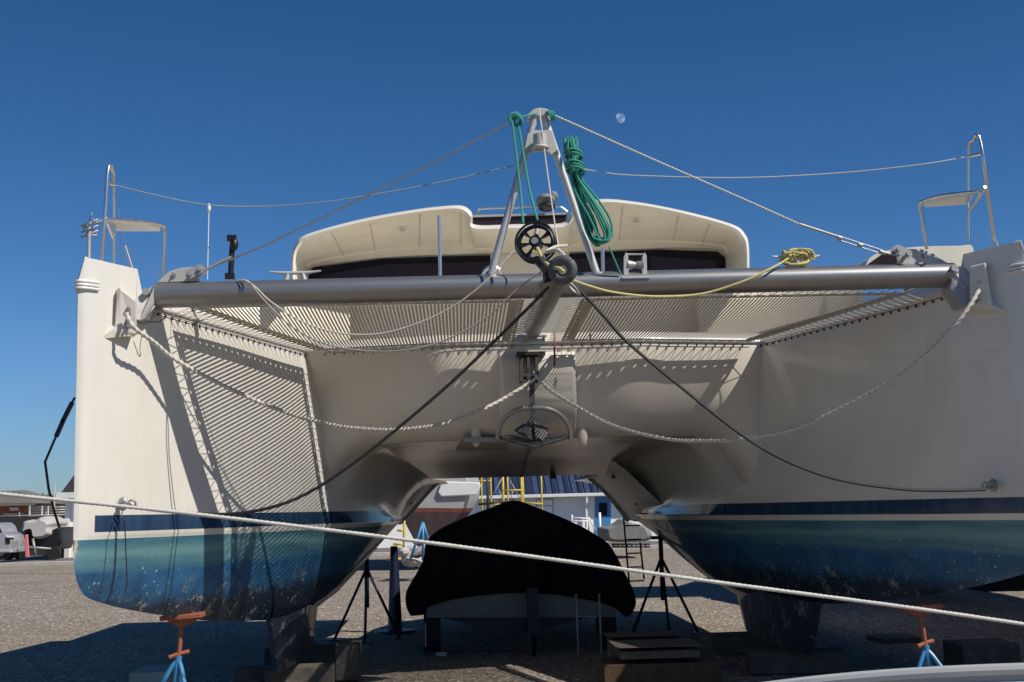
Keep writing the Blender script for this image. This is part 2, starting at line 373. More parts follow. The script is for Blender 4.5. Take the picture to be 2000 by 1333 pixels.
for i in range(17):
    th = math.pi * i / 16; row = []
    for k in range(13):
        a = math.pi * (k / 12); xx = math.cos(a) * math.sin(th); 
        if xx < 0: xx *= .7
        row.append(mc + Matrix.Rotation(R(-28), 3, 'Y') @ Vector((xx * rr, -math.sin(a) * rr * math.sin(th), math.cos(th) * rr)))
    rows.append(row)
g = MB(); g.grid(rows); tag(g.build('moon', mm), 'pale daytime gibbous moon in the blue sky right of the mast frame', None, kind='structure')

# =================================================================== CATAMARAN
boat = thing('catamaran', (0, 12, 0), 'large cream and navy catamaran propped ashore, seen head on from below', 'catamaran')
T_WL = [(8.88, 3.365), (8.884, 3.345), (8.892, 3.33), (8.906, 3.315), (8.926, 3.30), (8.96, 3.28), (9.02, 3.25), (9.1, 3.21), (9.35, 3.08), (9.9, 2.84), (10.7, 2.54), (11.85, 2.22), (12.4, 2.08), (13.2, 1.84), (14.5, 1.58), (16, 1.49), (17.5, 1.52), (18.9, 1.62)]
T_BZ = [(8.88, 1.40), (8.91, 1.28), (8.98, 1.17), (9.1, 1.09), (9.35, 1.02), (9.9, .90), (10.7, .77), (11.85, .67), (13, .60), (14.5, .58), (16, .68), (17.5, .95), (18.9, 1.25)]
T_BX = [(8.88, 3.365), (9.1, 3.35), (9.35, 3.30), (9.9, 3.10), (10.7, 2.80), (11.85, 2.48), (13, 2.36), (14.5, 2.36), (16, 2.4), (18.9, 2.5)]
T_TX = [(8.88, 3.365), (8.884, 3.342), (8.892, 3.322), (8.906, 3.302), (8.926, 3.282), (8.96, 3.255), (9.02, 3.22), (9.1, 3.17), (9.35, 3.02), (9.9, 2.86), (10.7, 2.63), (11.6, 2.375), (12.4, 2.14), (12.8, 2.04)]
def ylip(x): return 11.845 + .32 * sm(max(0, abs(x) - .80) / 1.3)
def sm(t): return t if t > .3 else t * t / .6 + t * .5
def yface(x, t): return ylip(x) + .50 * (1 - math.sqrt(max(0, 1 - t ** 1.8))) + .26 * max(0, -x - .9) ** 1.2 * min(1, t * 3)  # extra setback on the left, shaped in to keep that side unlit
T_OX = [(8.88, 3.366), (8.885, 3.372), (8.9, 3.378), (8.95, 3.388), (9.35, 3.48), (10, 3.57), (18.9, 3.6)]
UX = [(12.3, 1.60), (14, 1.42), (15.5, 1.10), (16.6, .92), (18.9, .92)]
UZ = [(12.3, 2.27), (13.4, 2.26), (14.4, 2.17), (15.6, 1.995), (17.2, 1.98), (18.9, 2.0)]
def sheer(y): return (3.42 - .03 * (y - 8.88)) if y < 9.28 else 3.28
for s in (-1, 1):
    g = MB(); rows = []
    ys = [8.88, 8.884, 8.892, 8.906, 8.926, 8.96, 9.02, 9.1, 9.18, 9.27, 9.275] + [9.35 + i * .125 for i in range(21)] + [12.0 + .125 * i for i in range(9)] + [13.1 + .2 * i for i in range(30)]
    ys = sorted(set(round(y, 4) for y in ys if y <= 18.9))
    for y in ys:
        wl, bz, bx, ox = sinterp(T_WL, y), sinterp(T_BZ, y), sinterp(T_BX, y), sinterp(T_OX, y)
        zt = sheer(y) if y < 9.3 else 3.16
        tx = sinterp(T_TX, y)
        side = []
        zw = min(1.5, 1.5)
        if y <= 12.55:
            for k in range(9):
                t = k / 8; z = lerp(zt, 1.5, t) if k != 1 else zt - .17; side.append((lerp(tx, wl, t) if k else min(tx, ox - .0451 * max(0, 1 - (y - 8.88) / .35)), z))
        else:
            ux, uz = interp(UX, max(y, 12.3)), interp(UZ, max(y, 12.3)); b = min(1, (y - 12.55) / .5)
            ctrl = [(ux, uz), (lerp(ux, wl, .45) , uz - .06), (lerp(ux, wl, .85), uz - .26), (wl + .03, uz - .5), (wl, 1.5)]
            c3 = cr([Vector((a, c, 0)) for a, c in ctrl], 2)
            for k in range(9):
                q = c3[k]; t = k / 8
                q0 = (lerp(sinterp(T_TX, 12.5), wl, t), lerp(3.16, 1.5, t))
                side.append((lerp(q0[0], q.x, b), lerp(q0[1], q.y, b)))
        und = []
        hgt = 1.5 - bz
        for k in range(1, 9):
            a = k / 8 * math.pi / 2   # from waterline round the bilge to the bottom
            fx = 1 - math.cos(a) ** .8; und.append((lerp(wl, bx, .9 * fx + .1 * (k / 8)), bz + hgt * (math.cos(a) ** 1.15 if k < 8 else 0)))
        out = []
        for k in range(1, 9):
            a = (1 - k / 8) * math.pi / 2
            fx = 1 - math.cos(a) ** .8; out.append((lerp(ox - min(.05, .5 * (ox - wl)), bx, fx), bz + hgt * math.cos(a) ** 1.15))
        out += [(ox - min(.02, .3 * (ox - wl)), 2.3), (ox, min(3.26, zt - .01)), (ox - .045 * max(0, 1 - (y - 8.88) / .35), zt)]
        pts = side + und + out
        rows.append([Vector((s * x, y, z)) for x, z in pts])
    g.grid(rows)
    g.add(rows[-1], [tuple(range(len(rows[-1])))])
    h = g.build('hull', M['hull'], boat)
    # bow top block and deck of this hull
    g = MB(); n0 = len(rows[0]) - 1
    g.grid([[r[0], (r[0] + r[n0]) / 2 + Vector((0, 0, .01)), r[n0]] for r in rows if r[0].y < 9.28])
    q = [r for r in rows if r[0].y < 9.28][-1]; g.add([q[0], q[n0], q[n0] - Vector((0, 0, .26)), q[0] - Vector((0, 0, .26))], [(0, 1, 2, 3)])
    g.build('bow_cap', M['gel'], boat)
    g = MB(); rr2 = []
    for y in (9.28, 9.6, 10.2, 11, 11.85, 12.3, 12.6, 18.9):
        ti = sinterp(T_TX, min(y, 12.3)) if y < 12.4 else 1.6
        rr2.append([Vector((s * ti, y, 3.16)), Vector((s * (ti + .05), y, 3.26)), Vector((s * (ti + .12), y, 3.28)), Vector((s * 3.5, y, 3.28)), Vector((s * sinterp(T_OX, y), y, 3.16))])
    g.grid(rr2); g.build('side_deck', M['gel'], boat)
    # rolled lip along the inside deck edge where the net is laced
    g = MB(); lip = [Vector((s * (sinterp(T_TX, y) - .006), y, 3.155)) for y in [9.42 + i * .12 for i in range(25)]]
    g.tube(lip, .014, 8); g.build('deck_edge_lip', M['gel'], boat)
    g = MB(); g.v = []; lastx = None
    for i in range(26):
        y = 9.5 + i * .107; x = sinterp(T_TX, y) - .012
        g.box((s * x, y, 3.105), (.012, .012, .022)); 
        g.tube([(s * x, y, 3.118), (s * (sinterp(T_TX, y + .107) - .012), y + .107, 3.118)], .003, 4)
    g.build('lacing_studs', M['dark'], boat)
    # fin keel
    g = MB(); rows2 = []
    for k in range(7):
        t = k / 6; z = lerp(.72, .22, t); y0 = lerp(11.35, 11.75, t); y1 = lerp(14.9, 14.4, t); th = lerp(.17, .12, t); row = []
        for j in range(24):
            a = 2 * math.pi * j / 24; u = (1 - math.cos(a)) / 2
            tk = th * math.sin(a) * (1.0 if u < .5 else 1.0) * (1 - .35 * u)
            row.append(Vector((s * 2.40 + tk, lerp(y0, y1, u), z)))
        row.append(row[0]); rows2.append(row)
    g.grid(rows2); g.add(rows2[-1][:-1], [tuple(range(24))]); g.build('keel', M['hull'], boat)
    # boxed moulding at the bow that carries the crossbeam bracket
    g = MB(); 
    def bx(px, py, y, px2=None):
        return P(px, py, y)
    if s < 0: A = [P(233, 560, 9.05), P(268, 588, 9.10), P(268, 655, 9.16), P(228, 642, 9.08)]
    else: A = [P(1925, 512, 9.05), P(1893, 520, 9.12), P(1893, 598, 9.14), P(1935, 600, 9.05)]
    Bk = [p + Vector((s * .16, .28, 0)) for p in A]
    if s < 0: Bk[3] = P(192, 664, 9.0) ; Bk[2] = P(250, 664, 9.3)
    else: Bk[3] = P(1980, 612, 8.98); Bk[2] = P(1905, 616, 9.25)
    g.add(A + Bk, [(0, 1, 2, 3), (0, 4, 5, 1), (1, 5, 6, 2), (2, 6, 7, 3), (3, 7, 4, 0), (4, 7, 6, 5)])
    g.build('beam_pad', M['gel'], boat, bevel=.012)
    # banding round the stem head (rub moulding)
    g = MB()
    for dz in (0, .024, .048):
        pts = [Vector((s * x, y, 3.252 - dz)) for x, y in ((3.245, 8.965), (3.28, 8.915), (3.315, 8.882), (3.35, 8.868), (3.375, 8.878), (3.39, 8.91))]
        g.tube(cr(pts, 5), .011, 8)
    g.build('stem_moulding', M['white'], boat)
# bridgedeck front
g = MB(); rows = []
def zb(x):
    x = abs(x)
    return interp([(0, 2.27), (1.60, 2.27), (1.80, 2.19), (1.95, 2.0), (2.05, 1.75), (2.10, 1.5), (2.3, 1.4)], x)
NX = 61
for k in range(15):
    t = k / 14; row = []
    for i in range(NX):
        x = -2.26 + 4.52 * i / (NX - 1); b = zb(x); z = lerp(3.16, b, t)
        y = yface(x, t)
        row.append(Vector((x, y, z)))
    rows.append(row)
g.grid(rows)
g.grid([[Vector((v.x, v.y, 3.16)) for v in rows[0]], [Vector((v.x, v.y + .05, 3.225)) for v in rows[0]], [Vector((v.x, v.y + .13, 3.25)) for v in rows[0]], [Vector((v.x, 14.2, 3.27)) for v in rows[0]]])
g.build('bridgedeck_front', M['gel'], boat)
g = MB(); g.tube([Vector((-2.2 + 4.4 * i / 40, ylip(-2.2 + 4.4 * i / 40) - .005, 3.15)) for i in range(41)], .016, 8); g.build('front_lip', M['gel'], boat)
g = MB()
for i in range(44):
    x = -2.0 + 4.0 * i / 43
    if abs(x) > .2: g.box((x, ylip(x) - .016, 3.105), (.012, .012, .022))
    g.tube([(x, ylip(x) - .016, 3.118), (x + .093, ylip(x + .093) - .016, 3.118)], .003, 4)
g.build('lacing_studs', M['dark'], boat)
# underside
g = MB(); rows = []
for y in [12.25 + .28 * i for i in range(13)]:
    ux, uz = interp(UX, y), interp(UZ, y); rows.append([Vector((lerp(-ux - .03, ux + .03, i / 24), max(y, yface(lerp(-ux - .03, ux + .03, i / 24), 1) - .02), uz)) for i in range(25)])
g.grid(rows); r1 = rows[-1]
g.add([r1[0], r1[-1], r1[-1] + Vector((0, 0, .3)), r1[0] + Vector((0, 0, .3))], [(0, 1, 2, 3)])
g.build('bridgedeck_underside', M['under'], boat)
g = MB(); g.box((0, 14.2, 3.1), (4.2, 1.5, .2)); g.build('cockpit_floor', M['gel'], boat)
g = MB(); q = [PZ(1026, 872, 2.262), PZ(1018, 872, 2.262), PZ(992, 928, 2.062), PZ(1000, 928, 2.062)]
pa = [P(1024, 868, 12.9), P(1012, 900, 14.6), P(998, 932, 17.0)]
g.prism([Vector((-.02, 12.3, 2.258)), Vector((.02, 12.3, 2.258)), Vector((.02, 13.4, 2.25)), Vector((.02, 14.4, 2.16)), Vector((.02, 15.6, 1.985)), Vector((-.02, 15.6, 1.985)), Vector((-.02, 14.4, 2.16)), Vector((-.02, 13.4, 2.25))], (0, 0, .03))
g.build('centre_seam', M['alu_grey'], boat)
# central nacelle that carries the anchor roller
g = MB(); rows = []
xs = [-.37, -.35, -.32, .32, .35, .37]
for k in range(13):
    t = k / 12; z = lerp(3.06, 2.30, t); out = .07 + .03 * math.sin(math.pi * min(1, t * 1.1)); 
    if k == 0: out = 0
    rows.append([Vector((x, 11.86 + .30 * t ** 5 - (out if 0 < i < 5 else -.12) * (1 if i in (2, 3) else .7), z)) for i, x in enumerate(xs)])
g.grid(rows); g.grid([[r for r in rows[-1]], [Vector((v.x, 12.5, 2.28)) for v in rows[-1]]]); g.build('nacelle', M['gel'], boat)
# small fairings and hatch under the bridge
for px in (930, 1138):
    c = P(px, 852, 12.15); g = MB(); g.ell(c, (.048, .05, .105), 14, 10); g.build('drain_fairing', M['gel'], boat)
pl = [PZ(x, y, 2.235) for x, y in ((908, 864), (990, 864), (995, 882), (986, 897), (903, 897), (889, 882))]
pl = [Vector((p.x, min(p.y, 14.6), 2.235)) for p in pl]
g = MB(); g.prism(pl, (0, 0, .05)); g.build('escape_hatch', M['alu_grey'], boat, bevel=.006)
g = MB(); c = P(1080, 930, 15.5); g.tube([c + Vector((0, 0, .1)), c - Vector((0, 0, .03))], .035, 10); g.build('drain_pipe', M['black'], boat)
# stern fairings that flare from the bridge down to each hull
for s in (-1, 1):
    if s < 0:
        A = [P(825, 898, 15.6), P(812, 915, 15.6), P(806, 945, 15.8), P(778, 985, 15.9), P(760, 1022, 15.9)]
        Bq = [P(871, 910, 16.9), P(866, 928, 16.9), P(835, 960, 17.1), P(800, 1000, 17.3), P(778, 1021, 17.4)]
    else:
        A = [P(1188, 893, 14.6), P(1222, 918, 14.6), P(1262, 956, 14.7), P(1300, 990, 14.8), P(1330, 1012, 14.8)]
        Bq = [P(1133, 914, 16.9), P(1152, 932, 16.9), P(1185, 962, 17.1), P(1210, 992, 17.2), P(1228, 1016, 17.3)]
    A, Bq = cr(A, 4), cr(Bq, 4)
    g = MB(); rows = []
    for k in range(7):
        t = k / 6; rows.append([lerp(a, b, t) + Vector((-s * .05 * math.sin(math.pi * t), 0, 0)) for a, b in zip(A, Bq)])
    rows.append([b + Vector((s * .10, .05, -.02)) for b in Bq]); rows.append([b + Vector((s * .35, -.3, 0)) for b in Bq])
    g.grid(rows); f = g.build('stern_fairing', M['white'], boat)
    g = MB(); g.tube([b + Vector((-s * .01, -.01, 0)) for b in Bq], .032, 10); g.build('sunlit_rim', M['white'], f)  # tube added along the edge to catch sun as a bright rim
    for q, r in (((.35, .35), 1), ((.45, .70), .8)):
        i = int(q[1] * (len(A) - 1)); c = lerp(A[i], Bq[i], q[0]) + Vector((-s * .042, -.0, 0))
        g = MB(); g.ell(c, (.025 * r, .09 * r, .02 * r), 10, 6, Matrix.Rotation(s * .6, 3, 'Y')); g.build('vent_hole', M['black'], f)
    if s > 0:
        t1 = [P(1204, 925, 15.4), P(1232, 912, 15.4), P(1225, 942, 15.4)]
    else:
        t1 = [P(812, 922, 15.5), P(826, 912, 15.5), P(822, 945, 15.5)]
    g = MB(); g.prism(t1, (0, .02, 0)); g.build('trim_tab', M['gel'], boat)
# ---- forward crossbeam
bl, br = P(303, 576, 9.35), P(1862, 536, 9.35)
g = MB(); ax = (br - bl).normalized(); prof = []
rb = .092
for k in range(24):
    a = 2 * math.pi * k / 24; prof.append(Vector((0, math.cos(a) * rb * 1.4 + .03, math.sin(a) * rb)))
rows = []
for t in [i / 24 for i in range(25)]:
    c = lerp(bl, br, t); rows.append([c + p for p in prof] + [c + prof[0]])
g.grid(rows); g.add(rows[0][:-1], [tuple(range(24))]); g.add(rows[-1][:-1], [tuple(range(24))])
g.build('crossbeam', M['alu'], boat, bevel=0)
def top(px, dy=0):          # a point on the top of the beam
    t = (px - 303) / (1862 - 303); c = lerp(bl, br, t); return c + Vector((0, dy, rb))
# brackets at beam ends
for s in (-1, 1):
    if s < 0:
        pl = [P(283, 568, 9.28), P(303, 556, 9.28), P(298, 580, 9.28), P(302, 600, 9.28), P(278, 626, 9.2), P(255, 622, 9.2), P(252, 592, 9.2)]
        pl2 = [P(300, 563, 9.25), P(300, 592, 9.25), P(283, 622, 9.2), P(272, 626, 9.2)]
    else:
        pl = [P(1858, 518, 9.28), P(1876, 520, 9.28), P(1903, 545, 9.2), P(1885, 566, 9.2), P(1856, 548, 9.28)]
        pl2 = [P(1860, 545, 9.25), P(1900, 560, 9.2), P(1893, 592, 9.2), P(1880, 600, 9.2), P(1856, 562, 9.25)]
    g = MB(); g.prism(pl, (0, .05, 0)); bk = g.build('beam_bracket', M['alu_dull'], boat, bevel=.004)
    g = MB(); g.prism(pl2, (0, .18, 0)); g.build('bracket_web', M['alu_grey'], boat)
    c = P(286, 570, 9.24) if s < 0 else P(1863, 524, 9.24)
    g = MB(); g.tube([c + Vector((0, -.02, 0)), c + Vector((0, .05, 0))], .026, 14); g.build('bolt', M['fit'], bk)
    # lug plate on top of the beam for the stay
    if s < 0: lp = [(306, 552), (330, 530), (352, 523), (378, 521), (388, 530), (390, 549)]; hol = (339, 537)
    else: lp = [(1752, 516), (1758, 494), (1768, 486), (1800, 486), (1830, 498), (1856, 517)]; hol = (1806, 499)
    g = MB(); g.prism([P(x, y, 9.33) for x, y in lp], (0, .03, 0)); lg = g.build('stay_lug', M['alu_dull'], boat, bevel=.004)
    c = P(*hol, 9.32); g = MB(); g.tube([c, c + Vector((0, .01, 0))], .018, 12); g.tube([c - Vector((0, .012, 0)), c + Vector((0, .01, 0))], .009, 12); g.build('bolt', M['galv'], lg)
# longeron
tip, base = Vector((.0, 8.52, 3.19)), Vector((-.0, 11.84, 3.135))
tip = P(1093, 530, 8.55); base = P(1042, 640, 11.84)
g = MB(); g.tube([lerp(tip, base, i / 10) for i in range(11)], [.075] + [.088] * 10, 20); g.build('longeron', M['alu'], boat)
g = MB(); g.box(base + Vector((0, -.02, -.085)), (.24, .06, .014)); 
for dx in (-.09, .09): g.tube([base + Vector((dx, -.02, -.07)), base + Vector((dx, -.02, -.13))], .014, 8)
g.build('longeron_foot', M['galv'], boat)
# bow roller tip: a thick ring
rc = P(1099, 527, 8.42); g = MB(); g.torus(rc, .066, .035, (.35, 1, .12), 32, 14); g.build('tip_ring', M['rubber'], boat)
g = MB(); g.prism([P(1060, 512, 8.6), P(1085, 505, 8.6), P(1092, 545, 8.6), P(1062, 552, 8.6)], (0, .06, 0)); g.build('tip_fitting', M['black'], boat, bevel=.004)
# A-frame striker
def leg_tube(a, b, r): 
    gg = MB(); gg.tube([a, b], r, 16); return gg
lt, rt = P(1046, 226, 9.33), P(1062, 226, 9.33)
for (a, b) in ((P(958, 540, 9.35), lt), (P(1166, 536, 9.35), rt)):
    g = leg_tube(a, b, .028); g.tube([a - Vector((0, 0, .02)), a + Vector((0, 0, .012))], .055, 16); g.build('striker_leg', M['alu_pale'], boat)
g = MB(); g.prism([P(x, y, 9.29) for x, y in ((1028, 236), (1032, 222), (1042, 213), (1052, 210), (1064, 211), (1076, 216), (1080, 226), (1074, 238), (1066, 226), (1046, 226))], (0, .06, 0)); g.build('striker_cap', M['alu_dull'], boat, bevel=.006)
g = MB(); g.prism([P(x, y, 9.27) for x, y in ((1030, 262), (1042, 254), (1078, 254), (1092, 302), (1076, 302), (1070, 296), (1040, 294), (1032, 303), (1022, 303))], (0, .03, 0)); cr_pl = g.build('striker_plate', M['alu_dull'], boat, bevel=.004)
g = MB(); c = P(1055, 276, 9.2); g.tube([c + Vector((0, 0, -.05)), c + Vector((0, 0, .05))], .052, 16); g.torus(c - Vector((0, 0, .05)), .055, .012, (0, 0, 1)); g.build('sheave', M['alu_dull'], cr_pl)
# stays and turnbuckles
def wire(pts, r, m, name, parent, twist=0, n=8, dep=.2, samp=None):
    gg = MB(); q = cr(px3(pts), 10)
    if twist: q = resample(q, samp or 1 / (twist * 3 * 5.0)); n = 12
    gg.tube(q, r, n, twist=twist, depth=dep); return gg.build(name, m, parent)
wire([(396, 528, 9.3), (520, 478, 9.3), (700, 390, 9.3), (850, 316, 9.3), (1000, 236, 9.3)], .0062, M['wire'], 'stay', boat, twist=14, dep=.2)
wire([(1085, 226, 9.3), (1250, 300, 9.3), (1450, 388, 9.3), (1566, 440, 9.3)], .0068, M['rope_fg'], 'stay', boat, twist=14, dep=.2)
g = MB(); a, b = P(1566, 440, 9.3), P(1740, 487, 9.3); c1, c2 = lerp(a, b, .42), lerp(a, b, .85)
c1 = P(1640, 466, 9.3); c2 = P(1715, 480, 9.3)
g.tube([P(1562, 438, 9.3), P(1642, 464, 9.3)], .011, 10); g.tube([P(1638, 461, 9.3), P(1724, 489, 9.3)], .005, 8); g.tube([P(1636, 468, 9.3), P(1722, 496, 9.3)], .005, 8)
for q in ((1640, 464), (1680, 478), (1722, 492)): g.tube([P(q[0] - 4, q[1] - 1, 9.3), P(q[0] + 4, q[1] + 2, 9.3)], .018, 10)
g.tube([P(1722, 492, 9.3), P(1756, 505 - 5, 9.3)], .009, 8); g.build('turnbuckle', M['fit'], boat)
g = MB(); g.tube([P(395, 530, 9.3), P(452, 502, 9.3)], .012, 10); g.build('swage', M['fit'], boat)
for cc, ang in (((382, 531), 26), ((1762, 492), -27)):
    c = P(*cc, 9.3); g = MB()
    for dy in (-.022, .045):
        m_ = Matrix.Rotation(R(-ang), 3, 'Y'); pts = []
        for k in range(24):
            a = 2 * math.pi * k / 24; v = Vector((math.cos(a) * .034 + (.04 if math.cos(a) >= 0 else -.04), 0, math.sin(a) * .034)); pts.append(c + m_ @ v + Vector((0, dy, 0)))
        g.prism(pts, (0, .008, 0))
    for dx in (-.04, .04):
        q = c + Matrix.Rotation(R(-ang), 3, 'Y') @ Vector((dx, 0, 0)); g.tube([q + Vector((0, -.04, 0)), q + Vector((0, .06, 0))], .016, 12)
    g.build('toggle', M['fit'], boat)
# bow seats with their pulpit rails
def rail(name, paths, seat, par=boat):
    for pth in paths:
        gg = MB(); gg.tube(cr(px3(pth), 6), .0135, 10); o = gg.build(name, M['steel'], par)
    return o
rail('pulpit_rail', [[(198, 520, 9.05), (205, 420, 9.0), (210, 340, 9.02), (215, 322, 9.06), (220, 335, 9.12), (222, 358, 9.18), (222, 522, 9.25)],
                     [(212, 358, 9.03), (224, 360, 9.18)], [(205, 425, 9.0), (221, 465, 9.2)],
                     [(318, 548, 9.75), (320, 500, 9.72), (321, 448, 9.7), (315, 440, 9.62), (285, 433, 9.4), (230, 429, 9.15), (207, 428, 9.02)],
                     [(244, 480, 9.9), (252, 505, 9.9), (261, 533, 9.9)]], None)
g = MB(); g.prism([P(212, 432, 9.08), P(232, 432, 9.15), P(285, 436, 9.42), P(314, 444, 9.62), P(312, 452, 9.75), P(222, 452, 9.45)], (0, 0, .018)); g.build('bow_seat', M['white'], boat, bevel=.004)
rail('pulpit_rail', [[(1944, 478, 9.2), (1932, 400, 9.12), (1922, 320, 9.02), (1914, 275, 9.04), (1908, 264, 9.06), (1902, 272, 9.1), (1891, 300, 9.18), (1892, 474, 9.25)],
                     [(1891, 306, 9.18), (1918, 300, 9.03)], [(1924, 365, 9.0), (1912, 385, 9.1), (1892, 412, 9.2)],
                     [(1810, 487, 9.75), (1803, 440, 9.72), (1797, 400, 9.7), (1803, 393, 9.62), (1835, 383, 9.4), (1880, 377, 9.18), (1912, 374, 9.04)]], None)
g = MB(); g.prism([P(1800, 398, 9.62), P(1835, 386, 9.42), P(1905, 378, 9.1), P(1893, 397, 9.35), P(1885, 400, 9.5), P(1808, 405, 9.75)], (0, 0, .018)); g.build('bow_seat', M['white'], boat, bevel=.004)
for c in ((198, 518, 9.05), (1944, 476, 9.2)):
    q = P(*c); g = MB(); g.tube([q - Vector((0, 0, .03)), q + Vector((0, 0, .012))], .032, 12); g.build('rail_foot', M['steel'], boat)
# ---- trampolines
def ZN(y): return lerp(3.195, 3.14, min(1, (y - 9.4) / 2.2))
def netx(y): return 2.97 - .288 * (y - 9.35)
def ynet(x): return ylip(x) - .105
for s in (-1, 1):
    yF, xi = 9.65, .22; bw = .105; gap = .11
    def quad_holes(g, a, b, c, d, nn):
        """band a-b (outer) / d-c (inner) cut by small square eyelets"""
        for i in range(nn):
            p0, p1 = lerp(a, b, i / nn), lerp(a, b, (i + 1) / nn); p3, p2 = lerp(d, c, i / nn), lerp(d, c, (i + 1) / nn)
            ctr = (p0 + p1 + p2 + p3) / 4; Wd = (p3 - p0).length
            u = (p1 - p0).normalized() * .010; v = (p3 - p0).normalized() * .010; ctr = ctr + (p0 - p3).normalized() * Wd * .2
            q = [ctr - u - v, ctr + u - v, ctr + u + v, ctr - u + v]
            g.add([p0, p1, p2, p3] + q, [(0, 1, 5, 4), (1, 2, 6, 5), (2, 3, 7, 6), (3, 0, 4, 7)])
    def V(x, y):
        u = (x - xi) / 2.5; v = (y - yF) / (ynet(x) - yF); sag = -.03 * math.sin(math.pi * min(1, max(0, u))) * math.sin(math.pi * min(1, max(0, v)))
        return Vector((s * x, y, ZN(y) + sag))
    xk = .95                                           # knee of the aft edge
    xc = 2.97 - .288 * (12.05 - 9.35) - gap; 
    for _ in range(20): xc = netx(ynet(xc)) - gap
    O = [(xi, yF), (netx(yF) - gap, yF), (xc, ynet(xc)), (xk, ynet(xk)), (xi, ynet(xi))]
    xs_ = netx(yF + bw) - gap - bw * 1.04; xci = xc - bw * 1.1
    I = [(xi + bw, yF + bw), (xs_, yF + bw), (xci, ynet(xci) - bw), (xk, ynet(xk) - bw), (xi + bw, ynet(xi) - bw)]
    Vo = [V(*q) for q in O]; Vi = [V(*q) for q in I]
    net = MB(); wd = .0080; x = xi + bw + .005
    while x < xs_:
        y1 = min(ynet(x) - bw + .004, 9.35 + (2.97 - gap - bw * 1.04 - x) / .288)
        if y1 > yF + bw + .02:
            ks = 6; L = [V(x - wd, lerp(yF + bw, y1, i / ks)) for i in range(ks + 1)]; Rr = [V(x + wd, lerp(yF + bw, y1, i / ks)) for i in range(ks + 1)]
            net.grid([L, Rr], smooth=False)
        x += .0290
    y = yF + bw + .05
    while y < ynet(0) - bw:
        xm = netx(y) - gap - bw * 1.04; ks = 8
        a = [V(lerp(xi + bw, xm, i / ks), y - .0016) - Vector((0, 0, .002)) for i in range(ks + 1)]; b = [V(lerp(xi + bw, xm, i / ks), y + .0016) - Vector((0, 0, .002)) for i in range(ks + 1)]
        net.grid([a, b], smooth=False); y += .034
    tr = net.build('trampoline', M['web'], boat)
    bd = MB(); nn = [22, 22, 11, 8, 18]
    for k in range(5): quad_holes(bd, Vo[k], Vo[(k + 1) % 5], Vi[(k + 1) % 5], Vi[k], nn[k])
    bd.build('border', M['border'], tr)
    lc = MB()
    def lace(a0, a1, b0, b1, nn):
        for i in range(nn):
            lc.tube([lerp(a0, a1, i / nn), lerp(b0, b1, (i + .35) / nn)], .003, 5, caps=False)
            lc.tube([lerp(b0, b1, (i + .35) / nn), lerp(a0, a1, (i + 1) / nn)], .003, 5, caps=False)
    E = [lerp(a, b, .3) for a, b in zip(Vo, Vi)]
    yc = ynet(xc)
    lace(E[1], E[2], Vector((s * (netx(yF) + .02), yF, 3.13)), Vector((s * (netx(yc) + .02), yc, 3.13)), 26)
    lace(E[2], E[3], Vector((s * (xc - .03), ylip(xc) - .02, 3.13)), Vector((s * xk, ylip(xk) - .02, 3.13)), 12)
    lace(E[3], E[4], Vector((s * xk, ylip(xk) - .02, 3.13)), Vector((s * xi, ylip(xi) - .02, 3.13)), 8)
    lace(E[0], E[1], Vector((s * xi, 9.46, 3.20)), Vector((s * (netx(yF) - .1), 9.46, 3.20)), 26)
    lace(E[4], E[0], Vector((s * .085, 11.7, 3.12)), Vector((s * .085, yF, 3.14)), 16)
    for k in (1, 2, 3): lc.tube([lerp(Vo[k], Vi[k], .2), lerp(Vo[k + 1], Vi[k + 1], .2)], .006, 6)
    lc.build('lacing', M['lace'], tr)
# ---- coachroof
A = [(569, 560), (569, 505), (577, 478), (600, 457), (700, 430), (800, 412), (868, 404), (903, 404), (921, 418), (926, 441), (1010, 440), (1100, 438), (1122, 414), (1172, 391), (1250, 396), (1340, 413), (1430, 438), (1455, 457), (1463, 485), (1463, 560)]
Bp = [(581, 560), (582, 508), (590, 486), (615, 469), (705, 445), (800, 426), (865, 417), (898, 420), (914, 436), (924, 457), (1010, 456), (1100, 454), (1122, 436), (1168, 406), (1245, 410), (1330, 427), (1415, 450), (1440, 470), (1448, 495), (1449, 560)]
Cp = [(597, 560), (600, 538), (606, 524), (650, 515), (720, 506), (800, 500), (865, 498), (900, 497), (925, 496), (940, 495), (1010, 494), (1100, 493), (1120, 492), (1160, 490), (1240, 487), (1320, 484), (1400, 487), (1416, 497), (1424, 515), (1430, 560)]
def row(pp, y, k=5): return cr([P(a, b, y) for a, b in pp], k)
def mixp(p, q, t): return [(lerp(a[0], b[0], t), lerp(a[1], b[1], t)) for a, b in zip(p, q)]
Bp = [(lerp(b[0], a[0], .35), lerp(b[1], a[1], .35)) for a, b in zip(A, Bp)]
rA = row(A, 13.32)
g = MB(); bk = [v + Vector((0, 1.25, 0)) for v in rA]; t2 = [Vector((v.x * .985, v.y + .16, v.z + .05 if v.z > 3.8 else v.z)) for v in rA]
up_ = [Vector((v.x * .96, v.y + .8, v.z + .10 if v.z > 3.8 else v.z)) for v in rA]
g.grid([bk, up_, t2, rA]); g.grid([rA, row(mixp(A, Bp, .45), 13.27), row(Bp, 13.31)]); g.build('roof', M['rooftop'], boat)
g = MB(); g.grid([row(Bp, 13.312), row(mixp(A, Bp, .96), 13.40), row(mixp(Bp, Cp, .06), 13.42), row(mixp(Bp, Cp, .35), 13.62), row(mixp(Bp, Cp, .62), 13.80), row(mixp(Bp, Cp, .78), 13.98), row(mixp(Bp, Cp, .84), 13.985), row(Cp, 14.1)]); g.build('visor', M['cream'], boat)
